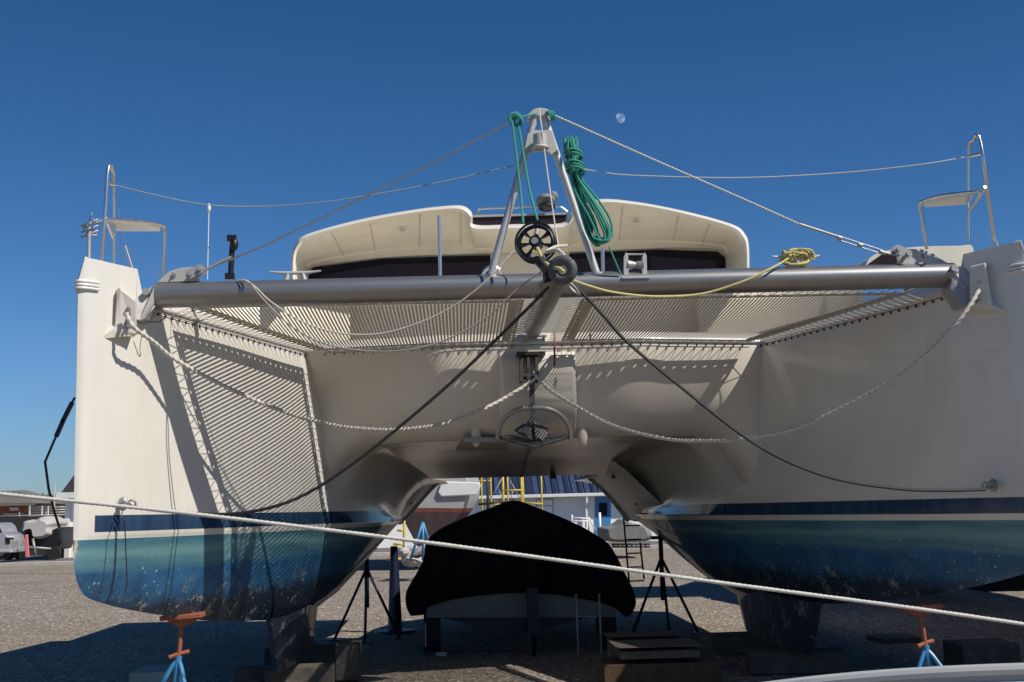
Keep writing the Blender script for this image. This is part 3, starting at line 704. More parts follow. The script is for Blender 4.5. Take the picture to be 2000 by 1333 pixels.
def vis(i, off=-.006):
    out = []
    for (pp, y) in ((Bp, 13.312), (mixp(Bp, Cp, .06), 13.42), (mixp(Bp, Cp, .35), 13.62), (mixp(Bp, Cp, .62), 13.80), (mixp(Bp, Cp, .78), 13.98)):
        k = int(i); f = i - k; out.append(P(lerp(pp[k][0], pp[k + 1][0], f), lerp(pp[k][1], pp[k + 1][1], f), y + off))
    return out
for i in (3.4, 4.2, 5.3, 7.0, 13.6, 14.9, 15.6):
    g = MB(); g.tube(vis(i), .0035, 5); g.build('panel_seam', M['border'], boat)
# cabin front wall with glazing
g = MB(); cw = row(Cp, 14.12); g.grid([cw, [Vector((v.x, 14.12, min(v.z, 3.0))) for v in cw]], smooth=False); g.build('cabin_front', M['cream'], boat)
def win(pp, y, m, nm='window', d=.03):
    gg = MB(); gg.prism([P(a, b, y) for a, b in pp], (0, d, 0)); return gg.build(nm, m, boat, bevel=.004)
wl_ = win([(600, 560), (602, 538), (612, 522), (745, 505), (850, 501), (958, 498), (958, 560)], 14.085, M['glass'])
wr_ = win([(1112, 560), (1112, 495), (1285, 487), (1402, 491), (1416, 503), (1428, 528), (1432, 560)], 14.085, M['glass'])
for par, pp in ((wl_, [(618, 560), (625, 538), (750, 516), (955, 511), (955, 560)]), (wr_, [(1270, 560), (1270, 500), (1400, 509), (1404, 560)]), (wr_, [(1118, 560), (1118, 506), (1262, 500), (1262, 560)])):
    gg = MB(); gg.prism([P(a, b, 14.075) for a, b in pp], (0, .008, 0)); gg.build('pane', M['glass2'], par)
win([(924, 443), (1102, 441), (1108, 418), (1104, 415), (924, 420)], 13.9, M['glass2'], 'skylight')
g = MB(); g.prism([P(x, y, 13.88) for x, y in ((922, 420), (1106, 415), (1106, 419), (922, 424))], (0, .2, 0)); g.build('skylight_frame', M['alu_grey'], boat)
g = MB(); g.tube(cr(px3([(928, 420, 13.8), (935, 411, 13.8), (950, 407, 13.8), (1080, 404, 13.8), (1096, 405, 13.8), (1108, 414, 13.8)]), 5), .012, 8); g.build('handrail', M['steel'], boat)
for c in ((786, 450), (1242, 433)):
    q = P(c[0], c[1], 13.55); g = MB(); g.ell(q, (.035, .02, .012), 12, 6); g.build('deck_lamp', M['alu_dull'], boat)
for a, b in (((860, 546), (857, 421)), ((1178, 546), (1177, 484))):
    g = MB(); g.tube([P(*a, 13.3), P(*b, 13.3)], .02, 12); g.build('visor_post', M['steel'], boat)
for xx in ((1436, 478), (1440, 492), (598, 520)):
    pass
g = MB(); g.ell(P(1066, 392, 13.9), (.11, .2, .07), 14, 8); g.ell(P(1080, 384, 13.9), (.06, .1, .06), 12, 6); g.build('folded_cover', M['tarp_gr'], boat)
g = MB(); g.ell(P(1068, 404, 13.7), (.10, .12, .05), 14, 8); g.build('instrument', M['black'], boat)
g = MB()
for c in ((962, 540, 13.0),): g.torus(P(*c), .10, .02, (0, 1, .4), 20, 8)
g.build('deck_vent', M['steel'], boat)
for s in (-1, 1):
    g = MB(); q = [(1.9, 13.75), (2.6, 13.6), (3.2, 13.3), (3.5, 13.0)]
    g.grid([[Vector((s * a, b, 3.25)) for a, b in q], [Vector((s * a, b + .06, 3.84)) for a, b in q], [Vector((s * a, b + .12, 3.93)) for a, b in q], [Vector((s * a, b + .6, 3.95)) for a, b in q], [Vector((s * a, 16, 3.6)) for a, b in q]])
    g.build('side_coaming', M['cream'], boat)
# ---- deck hardware
def cleat(cx, cy, y, w_, name='cleat', mt='alu'):
    c = P(cx, cy, y); t = thing(name, c, '', '') if False else None
    gg = MB(); h_ = w_ / 2
    gg.tube([c + Vector((-h_, 0, .0)), c + Vector((-h_ * .4, 0, -.012)), c + Vector((h_ * .4, 0, -.012)), c + Vector((h_, 0, .0))], [.006, .014, .014, .006], 10)
    for dx in (-.28, .28): gg.tube([c + Vector((dx * h_, 0, -.01)), c + Vector((dx * h_ * 1.3, 0, -.075))], [.014, .02], 10)
    gg.box(c + Vector((0, 0, -.08)), (w_ * .45, .06, .012)); return gg.build('cleat', M[mt], boat)
cleat(577, 530, 9.42, .38, mt='alu_dull'); cleat(1555, 500, 9.40, .36, mt='white')
# roller fairlead on the beam
g = MB(); c = P(1241, 543, 9.27); g.box(c, (.21, .06, .016)); 
for px in (1223, 1259): g.prism([P(px - 5, 545, 9.27), P(px + 5, 545, 9.27), P(px + 4, 500, 9.27), P(px, 492, 9.27), P(px - 4, 500, 9.27)], (0, .05, 0))
fl = g.build('roller_bracket', M['alu_dull'], boat, bevel=.002)
g = MB(); a, b = P(1226, 518, 9.3), P(1241, 518, 9.3); a2 = P(1256, 518, 9.3)
g.tube([a, b], [.042, .026], 16); g.tube([b, a2], [.026, .042], 16); g.tube([P(1224, 497, 9.3), P(1258, 497, 9.3)], .008, 8); g.build('roller', M['galv'], fl)
# black upright and short posts on deck
g = MB(); g.tube([P(450, 546, 9.9), P(453, 490, 9.9), P(455, 470, 9.9)], .022, 10); g.box(P(449, 540, 9.9), (.07, .05, .05)); g.box(P(453, 466, 9.9), (.07, .05, .05)); g.ell(P(458, 478, 9.88), (.03, .03, .05)); g.build('stanchion', M['black'], boat)
g = MB(); g.tube([P(405, 546, 9.5), P(408, 412, 9.5)], .004, 6); g.ell(P(408, 406, 9.5), (.015, .015, .035)); g.build('flag_staff', M['white'], boat)
for pts in ([(225, 370, 9.2), (236, 440, 9.5), (244, 480, 9.9)], [(244, 480, 9.9), (275, 505, 10), (312, 540, 10.2)], [(222, 468, 9.3), (240, 505, 9.6), (252, 528, 9.8)]):
    wire(pts, .003, M['wire'], 'guy_line', boat, n=6)
# bow eyes
for (px, py) in ((240, 984), (1940, 948)):
    s = -1 if px < 900 else 1
    # hull surface point
    y = 9.17; x = s * 3.19; z = P(px, py, y).z; c = P(px, py, y)
    g = MB(); g.ell(c, (.035, .018, .05), 14, 8); e_ = g.build('bow_eye', M['galv'], boat)
    g = MB(); g.torus(c + Vector((-s * .03, -.03, -.005)), .03, .008, (.2, .6, 1), 20, 8); g.torus(c + Vector((-s * .075, -.045, 0)), .025, .007, (0, 1, .4), 20, 8); g.build('shackle', M['galv'], e_)
# bracket shackles where the bridle starts
for (px, py) in ((250, 622), (1912, 572)):
    c = P(px, py, 9.12); g = MB()
    for dy in (0, .05): g.prism([P(px - 6, py - 32, 9.10 + dy), P(px + 4, py - 32, 9.10 + dy), P(px + 6, py + 20, 9.10 + dy), P(px - 5, py + 20, 9.10 + dy)], (0, .008, 0))
    for k in (-20, 2, 14): g.tube([P(px, py + k, 9.07), P(px, py + k, 9.19)], .011, 8)
    g.build('chain_plate', M['galv'], boat)
# anchor roller cheeks under the nacelle
g = MB()
for px in (1018, 1032, 1048): g.prism([P(px - 3, 690, 11.6), P(px + 3, 690, 11.6), P(px + 4, 745, 11.5), P(px - 2, 745, 11.5)], (0, .16, 0))
g.box(P(1036, 693, 11.7), (.26, .25, .03)); g.tube([P(1016, 735, 11.55), P(1052, 735, 11.55)], .03, 10)
g.build('anchor_roller', M['dark'], boat)
# furler drum
c = P(1047, 474, 8.95); g = MB(); axd = Vector((.28, 1, -.12)).normalized()
for off in (-.03, .03): g.torus(c + axd * off, .143, .009, axd, 40, 8)
g.torus(c, .122, .014, axd, 40, 8)
u = axd.orthogonal().normalized(); w_ = axd.cross(u)
for k in range(7):
    a = 2 * math.pi * k / 7 + .2; d = u * math.cos(a) + w_ * math.sin(a); d2 = u * math.cos(a + .28) + w_ * math.sin(a + .28)
    g.prism([c + d * .035 + axd * -.02, c + d * .125 + u * 0 + (axd.cross(d)) * .018 - axd * .02, c + d * .125 - (axd.cross(d)) * .018 - axd * .02], axd * .03)
g.tube([c - axd * .04, c + axd * .05], .045, 16)
fd = g.build('furling_drum', M['black'], boat)
g = MB(); g.tube([c - axd * .055, c - axd * .035], .025, 12); g.tube([c + Vector((0, -.04, .05)), c + Vector((.01, -.03, .09))], .018, 10); g.build('hub', M['fit'], fd)
g = MB(); g.tube([c + Vector((0, .02, -.12)), P(1070, 530, 8.75)], .03, 12); g.build('drum_stem', M['black'], boat)
# red tabs
for a, b in (((1083, 650), (1083, 715)), ((1153, 648), (1153, 662))):
    g = MB(); g.tube([P(*a, 11.55), P(*b, 11.55)], .009, 8); g.build('warning_streamer', M['red'], boat)

# =================================================================== ANCHOR (own thing, hangs under the nacelle)
an = thing('anchor', P(1042, 850, 11.6), 'galvanised plough anchor with a round roll bar hanging under the bridgedeck', 'anchor')
g = MB(); g.prism([P(1034, 740, 11.62), P(1044, 740, 11.62), P(1046, 870, 11.6), P(1036, 866, 11.6)], (0, .03, 0)); g.build('shank', M['galv_dark'], an)
g = MB(); pts = [P(972, 858, 11.62), P(975, 835, 11.6), P(990, 812, 11.55), P(1015, 799, 11.5), P(1042, 796, 11.5), P(1072, 799, 11.5), P(1096, 812, 11.55), P(1112, 835, 11.6), P(1115, 860, 11.62)]
g.tube(cr(pts, 6), .021, 12); g.build('roll_bar', M['galv'], an)
g = MB(); g.add([P(970, 852, 11.7), P(1042, 872, 11.35), P(1116, 850, 11.7), P(1042, 845, 11.95)], [(0, 1, 3), (1, 2, 3)])
g.tube([P(970, 853, 11.66), P(1042, 874, 11.35), P(1116, 852, 11.66)], .014, 8)
g.prism([P(1003, 840, 11.6), P(1036, 818, 11.6), P(1040, 860, 11.5), P(1022, 852, 11.5)], (0, .03, 0)); g.prism([P(1042, 822, 11.6), P(1072, 838, 11.6), P(1062, 862, 11.5), P(1046, 850, 11.5)], (0, .03, 0))
g.build('fluke', M['galv_dark'], an)

# =================================================================== ROPES
def rope(name, pts, r, m, label, cat='rope', twist=0, n=8, dep=.25, group=None, k=10):
    gg = MB(); q = cr(px3(pts), k)
    if twist: q = resample(q, max(.006, 1 / (twist * 3 * 4.0))); n = 12
    gg.tube(q, r, n, twist=twist, depth=dep); return tag(gg.build(name, M[m]), label, cat, group)
rope('mooring_rope', [(247, 612, 9.05), (262, 640, 9.02), (300, 668, 9.2), (345, 704, 9.4), (450, 760, 9.8), (560, 806, 10.2), (650, 830, 10.6), (720, 838, 10.8), (790, 838, 11), (870, 826, 11.2), (950, 796, 11.35), (1010, 763, 11.45), (1048, 738, 11.5)], .0145, 'rope_w', 'thick pale twisted bridle rope sagging from left bow to anchor roller', twist=6, dep=.26)
rope('mooring_rope', [(1046, 732, 11.5), (1075, 762, 11.35), (1130, 796, 11.2), (1200, 832, 11.0), (1300, 857, 10.7), (1380, 861, 10.5), (1450, 857, 10.2), (1560, 834, 9.9), (1700, 768, 9.5), (1800, 700, 9.2), (1860, 640, 9.05), (1895, 595, 9.02), (1912, 566, 9.05)], .0145, 'rope_w', 'thick pale twisted bridle rope sagging from right bow to anchor roller', twist=6, dep=.26)
for pts, nm in (([(1072, 560, 8.6), (1035, 598, 8.65), (960, 672, 8.75), (870, 757, 8.8), (770, 842, 8.85), (690, 905, 8.9), (610, 958, 8.95), (540, 988, 8.95), (460, 1003, 9.0), (380, 1003, 9.05), (300, 996, 9.08), (252, 988, 9.1)], 'left'),
                ([(1120, 556, 8.6), (1145, 580, 8.62), (1180, 618, 8.65), (1225, 668, 8.7), (1330, 756, 8.75), (1450, 850, 8.8), (1540, 902, 8.85), (1640, 937, 8.9), (1760, 955, 8.95), (1850, 958, 9.0), (1925, 956, 9.05)], 'right')):
    rope('cable', pts, .0115, 'hose', 'slack black sheathed wire sagging from the bowsprit tip to the %s bow eye' % nm, 'cable')
rope('control_line', [(462, 549, 9.3), (480, 548, 9.22), (500, 562, 9.2), (530, 590, 9.15), (590, 628, 9.1), (660, 650, 9.05), (740, 652, 9.0), (820, 630, 8.95), (890, 595, 8.9), (950, 548, 8.85), (1005, 488, 8.85)], .006, 'rope_w', 'upper of two thin pale lines looped under the crossbeam left of centre')
rope('control_line', [(470, 546, 9.3), (488, 552, 9.21), (510, 580, 9.15), (560, 630, 9.1), (620, 666, 9.05), (700, 684, 9.0), (790, 684, 8.9), (870, 664, 8.85), (950, 620, 8.8), (1010, 565, 8.75), (1058, 530, 8.7)], .006, 'rope_gr', 'lower of two thin pale lines looped under the crossbeam left of centre')
rope('yellow_rope', [(1050, 485, 8.78), (1062, 508, 8.6), (1078, 522, 8.45), (1092, 524, 8.38), (1102, 532, 8.34)], .013, 'rope_y', 'short thick yellow rope threaded from drum through bowsprit ring')
rope('yellow_line', [(1108, 543, 8.5), (1150, 558, 8.7), (1200, 571, 8.9), (1280, 579, 9.1), (1370, 574, 9.2), (1450, 550, 9.2), (1500, 527, 9.22), (1528, 512, 9.28), (1545, 500, 9.32)], .0085, 'rope_y', 'yellow line drooping over crossbeam from bowsprit to right cleat')
# yellow coil on the cleat
g = MB(); random.seed(8)
for i in range(7):
    c = P(1556 + random.uniform(-6, 6), 503 + random.uniform(-6, 5), 9.36 + random.uniform(-.04, .05)); ax_ = Vector((random.uniform(.5, 1) * random.choice((-1, 1)), random.uniform(.2, 1), random.uniform(-.3, .3)))
    pts = []; u = ax_.normalized().orthogonal().normalized()
    for k in range(25):
        a = 2 * math.pi * k / 24; pts.append(c + Vector((math.cos(a) * random.uniform(.085, .12), math.sin(a + i) * .05, math.sin(a) * random.uniform(.035, .05))))
    g.tube(pts, .0095, 8, caps=False)
for i in range(4): 
    c = P(1532 + i * 14, 502, 9.36); g.torus(c, .045, .009, (1, .2 * i, .1), 20, 8)
tag(g.build('rope_coil', M['rope_y']), 'messy yellow rope coil wrapped on the right crossbeam cleat', 'rope')
rope('lifeline', [(226, 362, 9.15), (300, 380, 9.2), (405, 400, 9.3), (520, 403, 9.4), (620, 396, 9.4), (700, 385, 9.4), (850, 358, 9.4), (1005, 323, 9.38)], .004, 'rope_gr', 'thin dark line from left bow rail to the top frame', 'line')
rope('lifeline', [(1120, 326, 9.38), (1180, 337, 9.4), (1250, 343, 9.4), (1450, 347, 9.35), (1650, 337, 9.3), (1800, 321, 9.2), (1884, 307, 9.18)], .0045, 'rope_fg', 'thin white line from right bow rail to the top frame', 'line')
rope('halyard', [(1053, 214, 9.2), (1058, 250, 9.15), (1064, 300, 9.15), (1078, 400, 9.05), (1090, 478, 8.9), (1096, 500, 8.6)], .0055, 'rope_fg', 'thin white halyard hanging down the middle of the frame')
g = MB()
for pts in ([(1000, 236, 9.22), (1008, 300, 9.2), (1017, 380, 9.15), (1022, 436, 9.05)], [(1012, 240, 9.22), (1022, 300, 9.2), (1034, 370, 9.15), (1050, 430, 9.02)], [(1005, 232, 9.22), (1030, 226, 9.25), (1050, 222, 9.3), (1070, 222, 9.3)]):
    g.tube(cr(px3(pts), 8), .009, 8)
for i in range(4): g.torus(P(1006 + i * 2, 232 + i * 2, 9.22), .045 - .004 * i, .009, (.3 * i - .3, 1, .3), 22, 8)
for i in range(3): g.torus(P(1073 + i * 2, 226, 9.28), .035, .009, (1, .3 * i, .5), 20, 8)
tag(g.build('green_line', M['rope_g']), 'green line knotted at the frame top, two strands down to the drum', 'rope')
# big green coil
g = MB(); random.seed(12)
for i in range(13):
    j = lambda a: random.uniform(-a, a); wx = random.uniform(0, 1); yy = 9.2 + random.uniform(-.05, .05)
    top_x = 1100 + 28 * wx
    pts = [(1102 + 26 * wx + j(3), 268 + j(4) + abs(wx - .5) * 10, yy), (1108 + 20 * wx, 290, yy - .02), (1114 + 14 * wx, 322, yy - .03), (1116 + 20 * wx, 350, yy), (1130 + 34 * wx + j(3), 385, yy),
           (1150 + 40 * wx + j(3), 425, yy), (1165 + 34 * wx + j(3), 455, yy), (1172 + 16 * wx, 474 - 6 * wx + j(4), yy), (1162 - 2 * wx, 476 - 14 * wx + j(4), yy + .02), (1146 + 10 * (wx), 455 - 10 * wx, yy + .04), (1134 + 12 * wx + j(2), 415, yy + .04), (1122 + 14 * wx + j(2), 370, yy + .03), (1112 + 12 * wx, 330, yy + .02), (1104 + 18 * (1 - wx), 296, yy), (1102 + 26 * (1 - wx), 270 + j(4), yy)]
    g.tube(cr(px3(pts), 5), .0085, 8)
for k in range(5):
    c = P(1120 + k, 300 + 6 * k if k < 2 else 322 + (k - 2) * 6, 9.18); g.torus(c, .066 - .004 * (k % 2), .010, (.2, .25, 1), 24, 8)
g.tube(cr(px3([(1190, 482, 9.2), (1197, 500, 9.2), (1212, 535, 9.25)]), 6), .007, 8)
tag(g.build('rope_coil', M['rope_g']), 'thick green rope coil hanging from the right leg of the frame', 'rope')
rope('foreground_rope', [(-60, 957, 3.0), (0, 964.5, 3.0), (250, 990, 3.0), (500, 1018, 3.0), (900, 1068, 3.0), (1400, 1137, 3.0), (1800, 1190, 3.0), (2060, 1228, 3.0)], .0042, 'rope_fg', 'long taut white twisted rope crossing the whole foreground', twist=26, dep=.2)
# strap hanging outboard of the left bow
g = MB(); pts = px3([(146, 776, 9.6), (128, 812, 9.6), (106, 860, 9.6), (88, 902, 9.6), (95, 955, 9.6), (106, 1000, 9.6), (116, 1030, 9.6)])
q = cr(pts, 1)
g.grid([[p + Vector((-.010, 0, 0)) for p in q], [p + Vector((0, -.008, 0)) for p in q], [p + Vector((.010, 0, 0)) for p in q], [p + Vector((0, .008, 0)) for p in q], [p + Vector((-.010, 0, 0)) for p in q]], smooth=False)
g.box(lerp(q[0], q[1], .8), (.028, .03, .16), ry=.45); g.box(lerp(q[1], q[2], .5), (.028, .03, .14), ry=.4)
tag(g.build('webbing_strap', M['black']), 'kinked black webbing strap hanging outside the left bow', 'strap')
rope('lanyard', [(240, 992, 9.1), (237, 1012, 9.05), (243, 1020, 9.05), (246, 1080, 9.1), (248, 1130, 9.12), (245, 1158, 9.15)], .004, 'hose', 'black cord dangling below the left bow eye', 'cord')
rope('shackle_line', [(1108, 548, 8.45), (1122, 560, 8.45), (1132, 575, 8.47), (1124, 572, 8.5), (1112, 560, 8.5)], .008, 'galv', 'small steel shackle hooked at the bowsprit tip', 'shackle')
rope('cable', [(300, 601, 9.3), (318, 606, 9.2), (322, 618, 9.2), (310, 628, 9.2), (285, 628, 9.2)], .004, 'hose', 'short thin black cable looping under the left beam end', 'cable')
rope('control_line', [(1108, 480, 8.75), (1085, 482, 8.7), (1068, 492, 8.6), (1088, 488, 8.5), (1102, 500, 8.45), (1098, 512, 8.42)], .012, 'rope_w', 'pale fraying rope whipped round the top of the bowsprit ring')
rope('control_line', [(1062, 500, 8.8), (1065, 540, 8.6), (1052, 556, 8.6), (1040, 580, 8.65)], .008, 'wire', 'grey wire tail shackled beside the bowsprit tip')

# =================================================================== SUPPORTS
def jack(px, py, y, label, handle_rot=.3, lean=0, group='boat stands under the catamaran'):
    hd = P(px, py, y); b = Vector((hd.x + lean, hd.y, 0))
    t = thing('jack_stand', b, label, 'boat stand', group)
    up = hd - b; zt = hd.z
    def at(z, dx=0, dy=0): return Vector((lerp(b.x, hd.x, z / zt) + dx, b.y + dy, z))
    g = MB(); g.box(hd + Vector((0, 0, -.015)), (.32, .20, .035), ry=-.05); g.prism([hd + Vector((-.14, -.03, -.03)), hd + Vector((.14, -.03, -.03)), hd + Vector((.05, -.03, -.085)), hd + Vector((-.05, -.03, -.085))], (0, .06, 0)); g.build('pad', M['rust'], t, bevel=.006)
    g = MB(); g.tube([at(zt - .05), at(zt - .42)], .019, 12, twist=0); g.build('screw', M['rust'], t)
    hz = zt - .30
    g = MB(); c = at(hz); g.tube([c + Vector((-.07, -.03, -.005 - .02)), c, c + Vector((.075, .03, .01))], [.018, .014, .018], 10); g.build('handle', M['rust'], t)
    g = MB(); g.tube([at(hz - .02), at(.12)], .028, 12); g.build('column', M['blue'], t)
    for a in (R(200), R(320), R(85)):
        d = Vector((math.cos(a), math.sin(a), 0)); p = [at(hz - .05), at(hz - .10) + d * .045, at(hz * .5) + d * .13, at(0.02) + d * .27]
        g = MB(); g.tube(cr(p, 4), .018, 8); g.build('leg', M['blue'], t)
    return t
jack(357, 1200, 10.35, 'blue boat stand with rusty pad under the left bow', lean=-.08)
jack(1794, 1180, 10.2, 'blue boat stand with rusty pad under the right bow', lean=.08)
def stand(px, y, hh, m, label, spread=.42):
    b = P(px, 1100, y); b.z = 0; t = thing('tripod_stand', b, label, 'boat stand', 'dark stands among the hulls')
    tp = b + Vector((0, 0, hh)); g = MB(); g.tube([tp, b + Vector((0, 0, hh * .35))], .03, 10); g.box(tp, (.25, .2, .04)); g.build('column', M[m], t)
    for a in (R(190), R(350), R(270)):
        d = Vector((math.cos(a), math.sin(a), 0)); g = MB(); g.tube([tp - Vector((0, 0, .25)), b + d * spread + Vector((0, 0, .02))], .018, 8); g.box(b + d * spread + Vector((0, 0, .012)), (.12, .12, .02)); g.build('leg', M[m], t)
    return t
stand(716, 16.8, 1.15, 'bluedk', 'dark tripod stand just inside the left hull'); stand(1292, 16.3, 1.2, 'bluedk', 'dark tripod stand just inside the right hull')
b = P(770, 1100, 17.6); b.z = 0
t = thing('steel_post', b, 'tapered dark navy steel post on round base beside left hull', 'boat stand'); g = MB(); g.tube([b + Vector((0, 0, .03)), b + Vector((0, 0, 1.15))], [.10, .05], 12); g.build('column', M['bluedk'], t); g = MB(); g.tube([b, b + Vector((0, 0, .04))], .28, 16); g.build('base', M['bluedk'], t)
# keel blocks
def blocks(name, items, label, m, group):
    for i, (c, sz, rz) in enumerate(items):
        g = MB(); g.box(c, sz, rz); tag(g.build(name, M[m], bevel=.008), label[i], 'timber block', group)
blocks('keel_block', [((-2.4, 12.3, .11), (.9, .3, .2), .1), ((-2.4, 14.1, .11), (.9, .3, .2), -.05), ((2.4, 12.3, .11), (.9, .3, .2), -.1), ((2.4, 14.1, .11), (.9, .3, .2), .08)],
       ['timber block under the front of the left keel', 'timber block under the back of the left keel', 'timber block under the front of the right keel', 'timber block under the back of the right keel'], 'wood', 'timber blocks under the keels')
def at0(px, y): q = P(px, 1100, y); return q.x
def blk(x0, x1, y0p, y1p, y, dep, m, label, rz=0):
    a, b = P(x0, y1p, y), P(x1, y0p, y); g = MB(); c = (a + b) / 2; g.box((c.x, y + dep / 2, c.z), (abs(b.x - a.x), dep, abs(b.z - a.z)), rz)
    return tag(g.build('timber_block', M[m], bevel=.01), label, 'timber block', 'cribbing timbers by the right keel')
blk(1182, 1410, 1292, 1392, 11.2, .55, 'wood2', 'brown bottom timber of the crib left of the right keel')
blk(1212, 1368, 1268, 1289, 11.2, .5, 'wood', 'grey timber in the middle of the crib left of the right keel')
blk(1204, 1372, 1260, 1267, 11.15, .6, 'wood', 'thin pale plank topping the front crib left of the right keel')
blk(1196, 1330, 1246, 1330, 12.0, .35, 'wood', 'grey timber behind the front crib near the right keel')
blk(1186, 1340, 1240, 1245.5, 11.95, .45, 'wood', 'thin pale plank topping the back crib near the right keel')
blk(1372, 1392, 1240, 1330, 12.6, .3, 'wood', 'upright grey timber end close against the right keel')
blk(1720, 1800, 1244, 1290, 14.5, .5, 'wood', 'dark timber beyond the right keel, nearer the centre')
blk(1882, 1992, 1256, 1308, 12.2, .5, 'wood', 'pale timber stack at the far right beside the blue stand')
blk(250, 330, 1312, 1410, 11.8, .6, 'concrete', 'pale rounded block on the gravel beside the left blue stand')
blk(516, 560, 1308, 1342, 12.0, .3, 'wood', 'short timber end poking out before the left keel')
blk(655, 700, 1258, 1330, 12.6, .4, 'wood', 'dark timber just right of the left keel')

# =================================================================== COVERED MOTOR BOAT under the bridge
Y0 = 14.6
cb = thing('motor_boat', (P(1015, 1200, Y0).x, Y0, 0), 'small motor boat under black canvas cover parked beneath the catamaran', 'boat')
ol = [(803, 1203), (793, 1182), (794, 1155), (812, 1122), (827, 1092), (832, 1060), (855, 1038), (910, 1012), (960, 994), (1004, 978), (1050, 992), (1110, 1016), (1160, 1042), (1188, 1062), (1205, 1088), (1222, 1122), (1238, 1155), (1242, 1180), (1232, 1200), (1222, 1204)]
base_l = cr([P(a, b, Y0) for a, b in ol], 4)
cen = P(1015, 1120, Y0)
rows = []
for yy, sc, dz in ((0, 1, 0), (.6, 1.0, .01), (1.8, .98, .0), (3.0, .9, -.03), (4.0, .7, -.08), (4.8, .3, -.2)):
    rows.append([Vector((cen.x + (p.x - cen.x) * sc + .0, Y0 + yy, .82 + (p.z - .82) * (sc * .3 + .7) + dz + .012 * noise.noise(p * 4 + Vector((0, yy, 0))))) for p in base_l])
g = MB(); g.grid(rows)
# scalloped skirt closing the aft face
lowp = [P(a, b, Y0 + .02) for a, b in ((803, 1203), (828, 1200), (838, 1186), (880, 1172), (940, 1163), (1015, 1158), (1090, 1162), (1150, 1172), (1195, 1184), (1215, 1200), (1222, 1204))]
lowc = cr(lowp, 8); n = len(base_l)
low2 = [lowc[int(i * (len(lowc) - 1) / (n - 1))] for i in range(n)]
def bulge(a, b, t): 
    p = lerp(a, b, t); return p + Vector((0, -.10 * math.sin(math.pi * min(1, t * 1.0)) + (.06 * noise.noise(Vector((p.x * 7, 0, p.z * 1.5))) + .03 * noise.noise(p * 9)) * math.sin(math.pi * t), 0))
g.grid([[bulge(base_l[i], low2[i], t / 6) for i in range(n)] for t in range(7)] if False else [[bulge(base_l[i], low2[i], t / 20) for i in range(n)] for t in range(21)])
g.build('canvas_cover', M['cover'], cb)
tr_ = [(832, 1180), (842, 1168), (940, 1150), (1090, 1150), (1190, 1166), (1208, 1182), (1204, 1206), (832, 1207)]
g = MB(); g.prism([P(a, b, Y0 + .06) for a, b in tr_], (0, .25, 0)); g.build('transom', M['tarp_gr'], cb, bevel=.01)
rows = []
for yy, wv, zb_ in ((Y0 + .08, 1, .22), (Y0 + 2, 1.0, .2), (Y0 + 3.6, .8, .25), (Y0 + 4.6, .35, .4), (Y0 + 5.0, .02, .5)):
    xl, xr = P(832, 1206, Y0).x, P(1206, 1206, Y0).x; cx_ = (xl + xr) / 2; hw = (xr - xl) / 2 * wv
    rows.append([Vector((cx_ + hw * a, yy, z)) for a, z in ((-1, .62), (-.97, .45), (-.5, .32), (0, zb_), (.5, .32), (.97, .45), (1, .62))])
g = MB(); g.grid(rows); g.add(rows[0], [tuple(range(7))]); g.build('hull', M['navyhull'], cb)
mc2 = P(1040, 1150, Y0 - .3)
om = MB(); om.ell(mc2 + Vector((0, 0, .22)), (.15, .26, .22), 14, 10); om.build('motor_cowl', M['cover'], cb)
om = MB(); om.box(mc2 + Vector((0, .05, -.25)), (.12, .2, .65)); om.prism([mc2 + Vector((-.03, -.1, -.5)), mc2 + Vector((.03, -.1, -.5)), mc2 + Vector((.02, .05, -.8)), mc2 + Vector((-.02, .05, -.8))], (0, .16, 0)); om.build('motor_leg', M['navyhull'], cb)
for px in (1125, 1170):
    g = MB(); g.tube([P(px, 1160, Y0 - .25), P(px + 6, 1308, Y0 - .25)], .012, 8); g.build('ladder_rail', M['alu_grey'], cb)
g = MB(); 
for py in (1204,): g.tube([P(1128, py, Y0 - .25), P(1172, py, Y0 - .25)], .012, 8)
g.build('ladder_rung', M['alu_grey'], cb)
g = MB(); a, b = P(830, 1278, Y0 + .2), P(1200, 1278, Y0 + .2); g.tube([a, b], .04, 8); g.build('trailer_axle', M['galv_dark'], cb)
for px in (845, 1185):
    c = P(px, 1262, Y0 + .3); g = MB(); g.tube([Vector((c.x - .09, c.y, .26)), Vector((c.x + .09, c.y, .26))], .26, 20); w2 = g.build('wheel', M['tyre'], cb)
g = MB(); g.box(P(831, 1240, Y0) , (.015, .02, .25)); g.build('trailer_guide', M['alu_grey'], cb)
g = MB(); g.box(P(862, 1278, Y0 + .05), (.12, .02, .05)); g.build('trailer_light', M['alu_grey'], cb)

# =================================================================== NEIGHBOUR BOAT right, mostly hidden
nb = thing('dark_yacht', (7.9, 13, 0), 'tall dark hulled yacht standing behind the right bow', 'yacht')
rows = []
for y, hw, z0, zt_ in ((8.8, 1.9, 1.1, 5.1), (10, 2.0, .5, 5.1), (12, 2.0, .4, 5.1), (13.6, 2.0, .35, 5.0), (14.2, 2, .4, 3.9), (16, 1.9, .5, 3.6), (17.2, 1.4, .9, 3.6)):
    rows.append([Vector((7.9 + hw * a, y, z)) for a, z in ((-1, zt_), (-1.0, 2.2), (-.95, 1.4), (-.7, z0 + .35), (0, z0), (.7, z0 + .35), (.95, 1.4), (1, 2.2), (1, zt_))])
g = MB(); g.grid(rows); g.add(rows[-1], [tuple(range(9))]); g.add(rows[0], [tuple(range(9))]); g.build('hull', M['navyhull'], nb)
g = MB(); g.grid([[r[0], (r[0] + r[-1]) / 2 + Vector((0, 0, .1)), r[-1]] for r in rows]); g.build('deck', M['white'], nb)
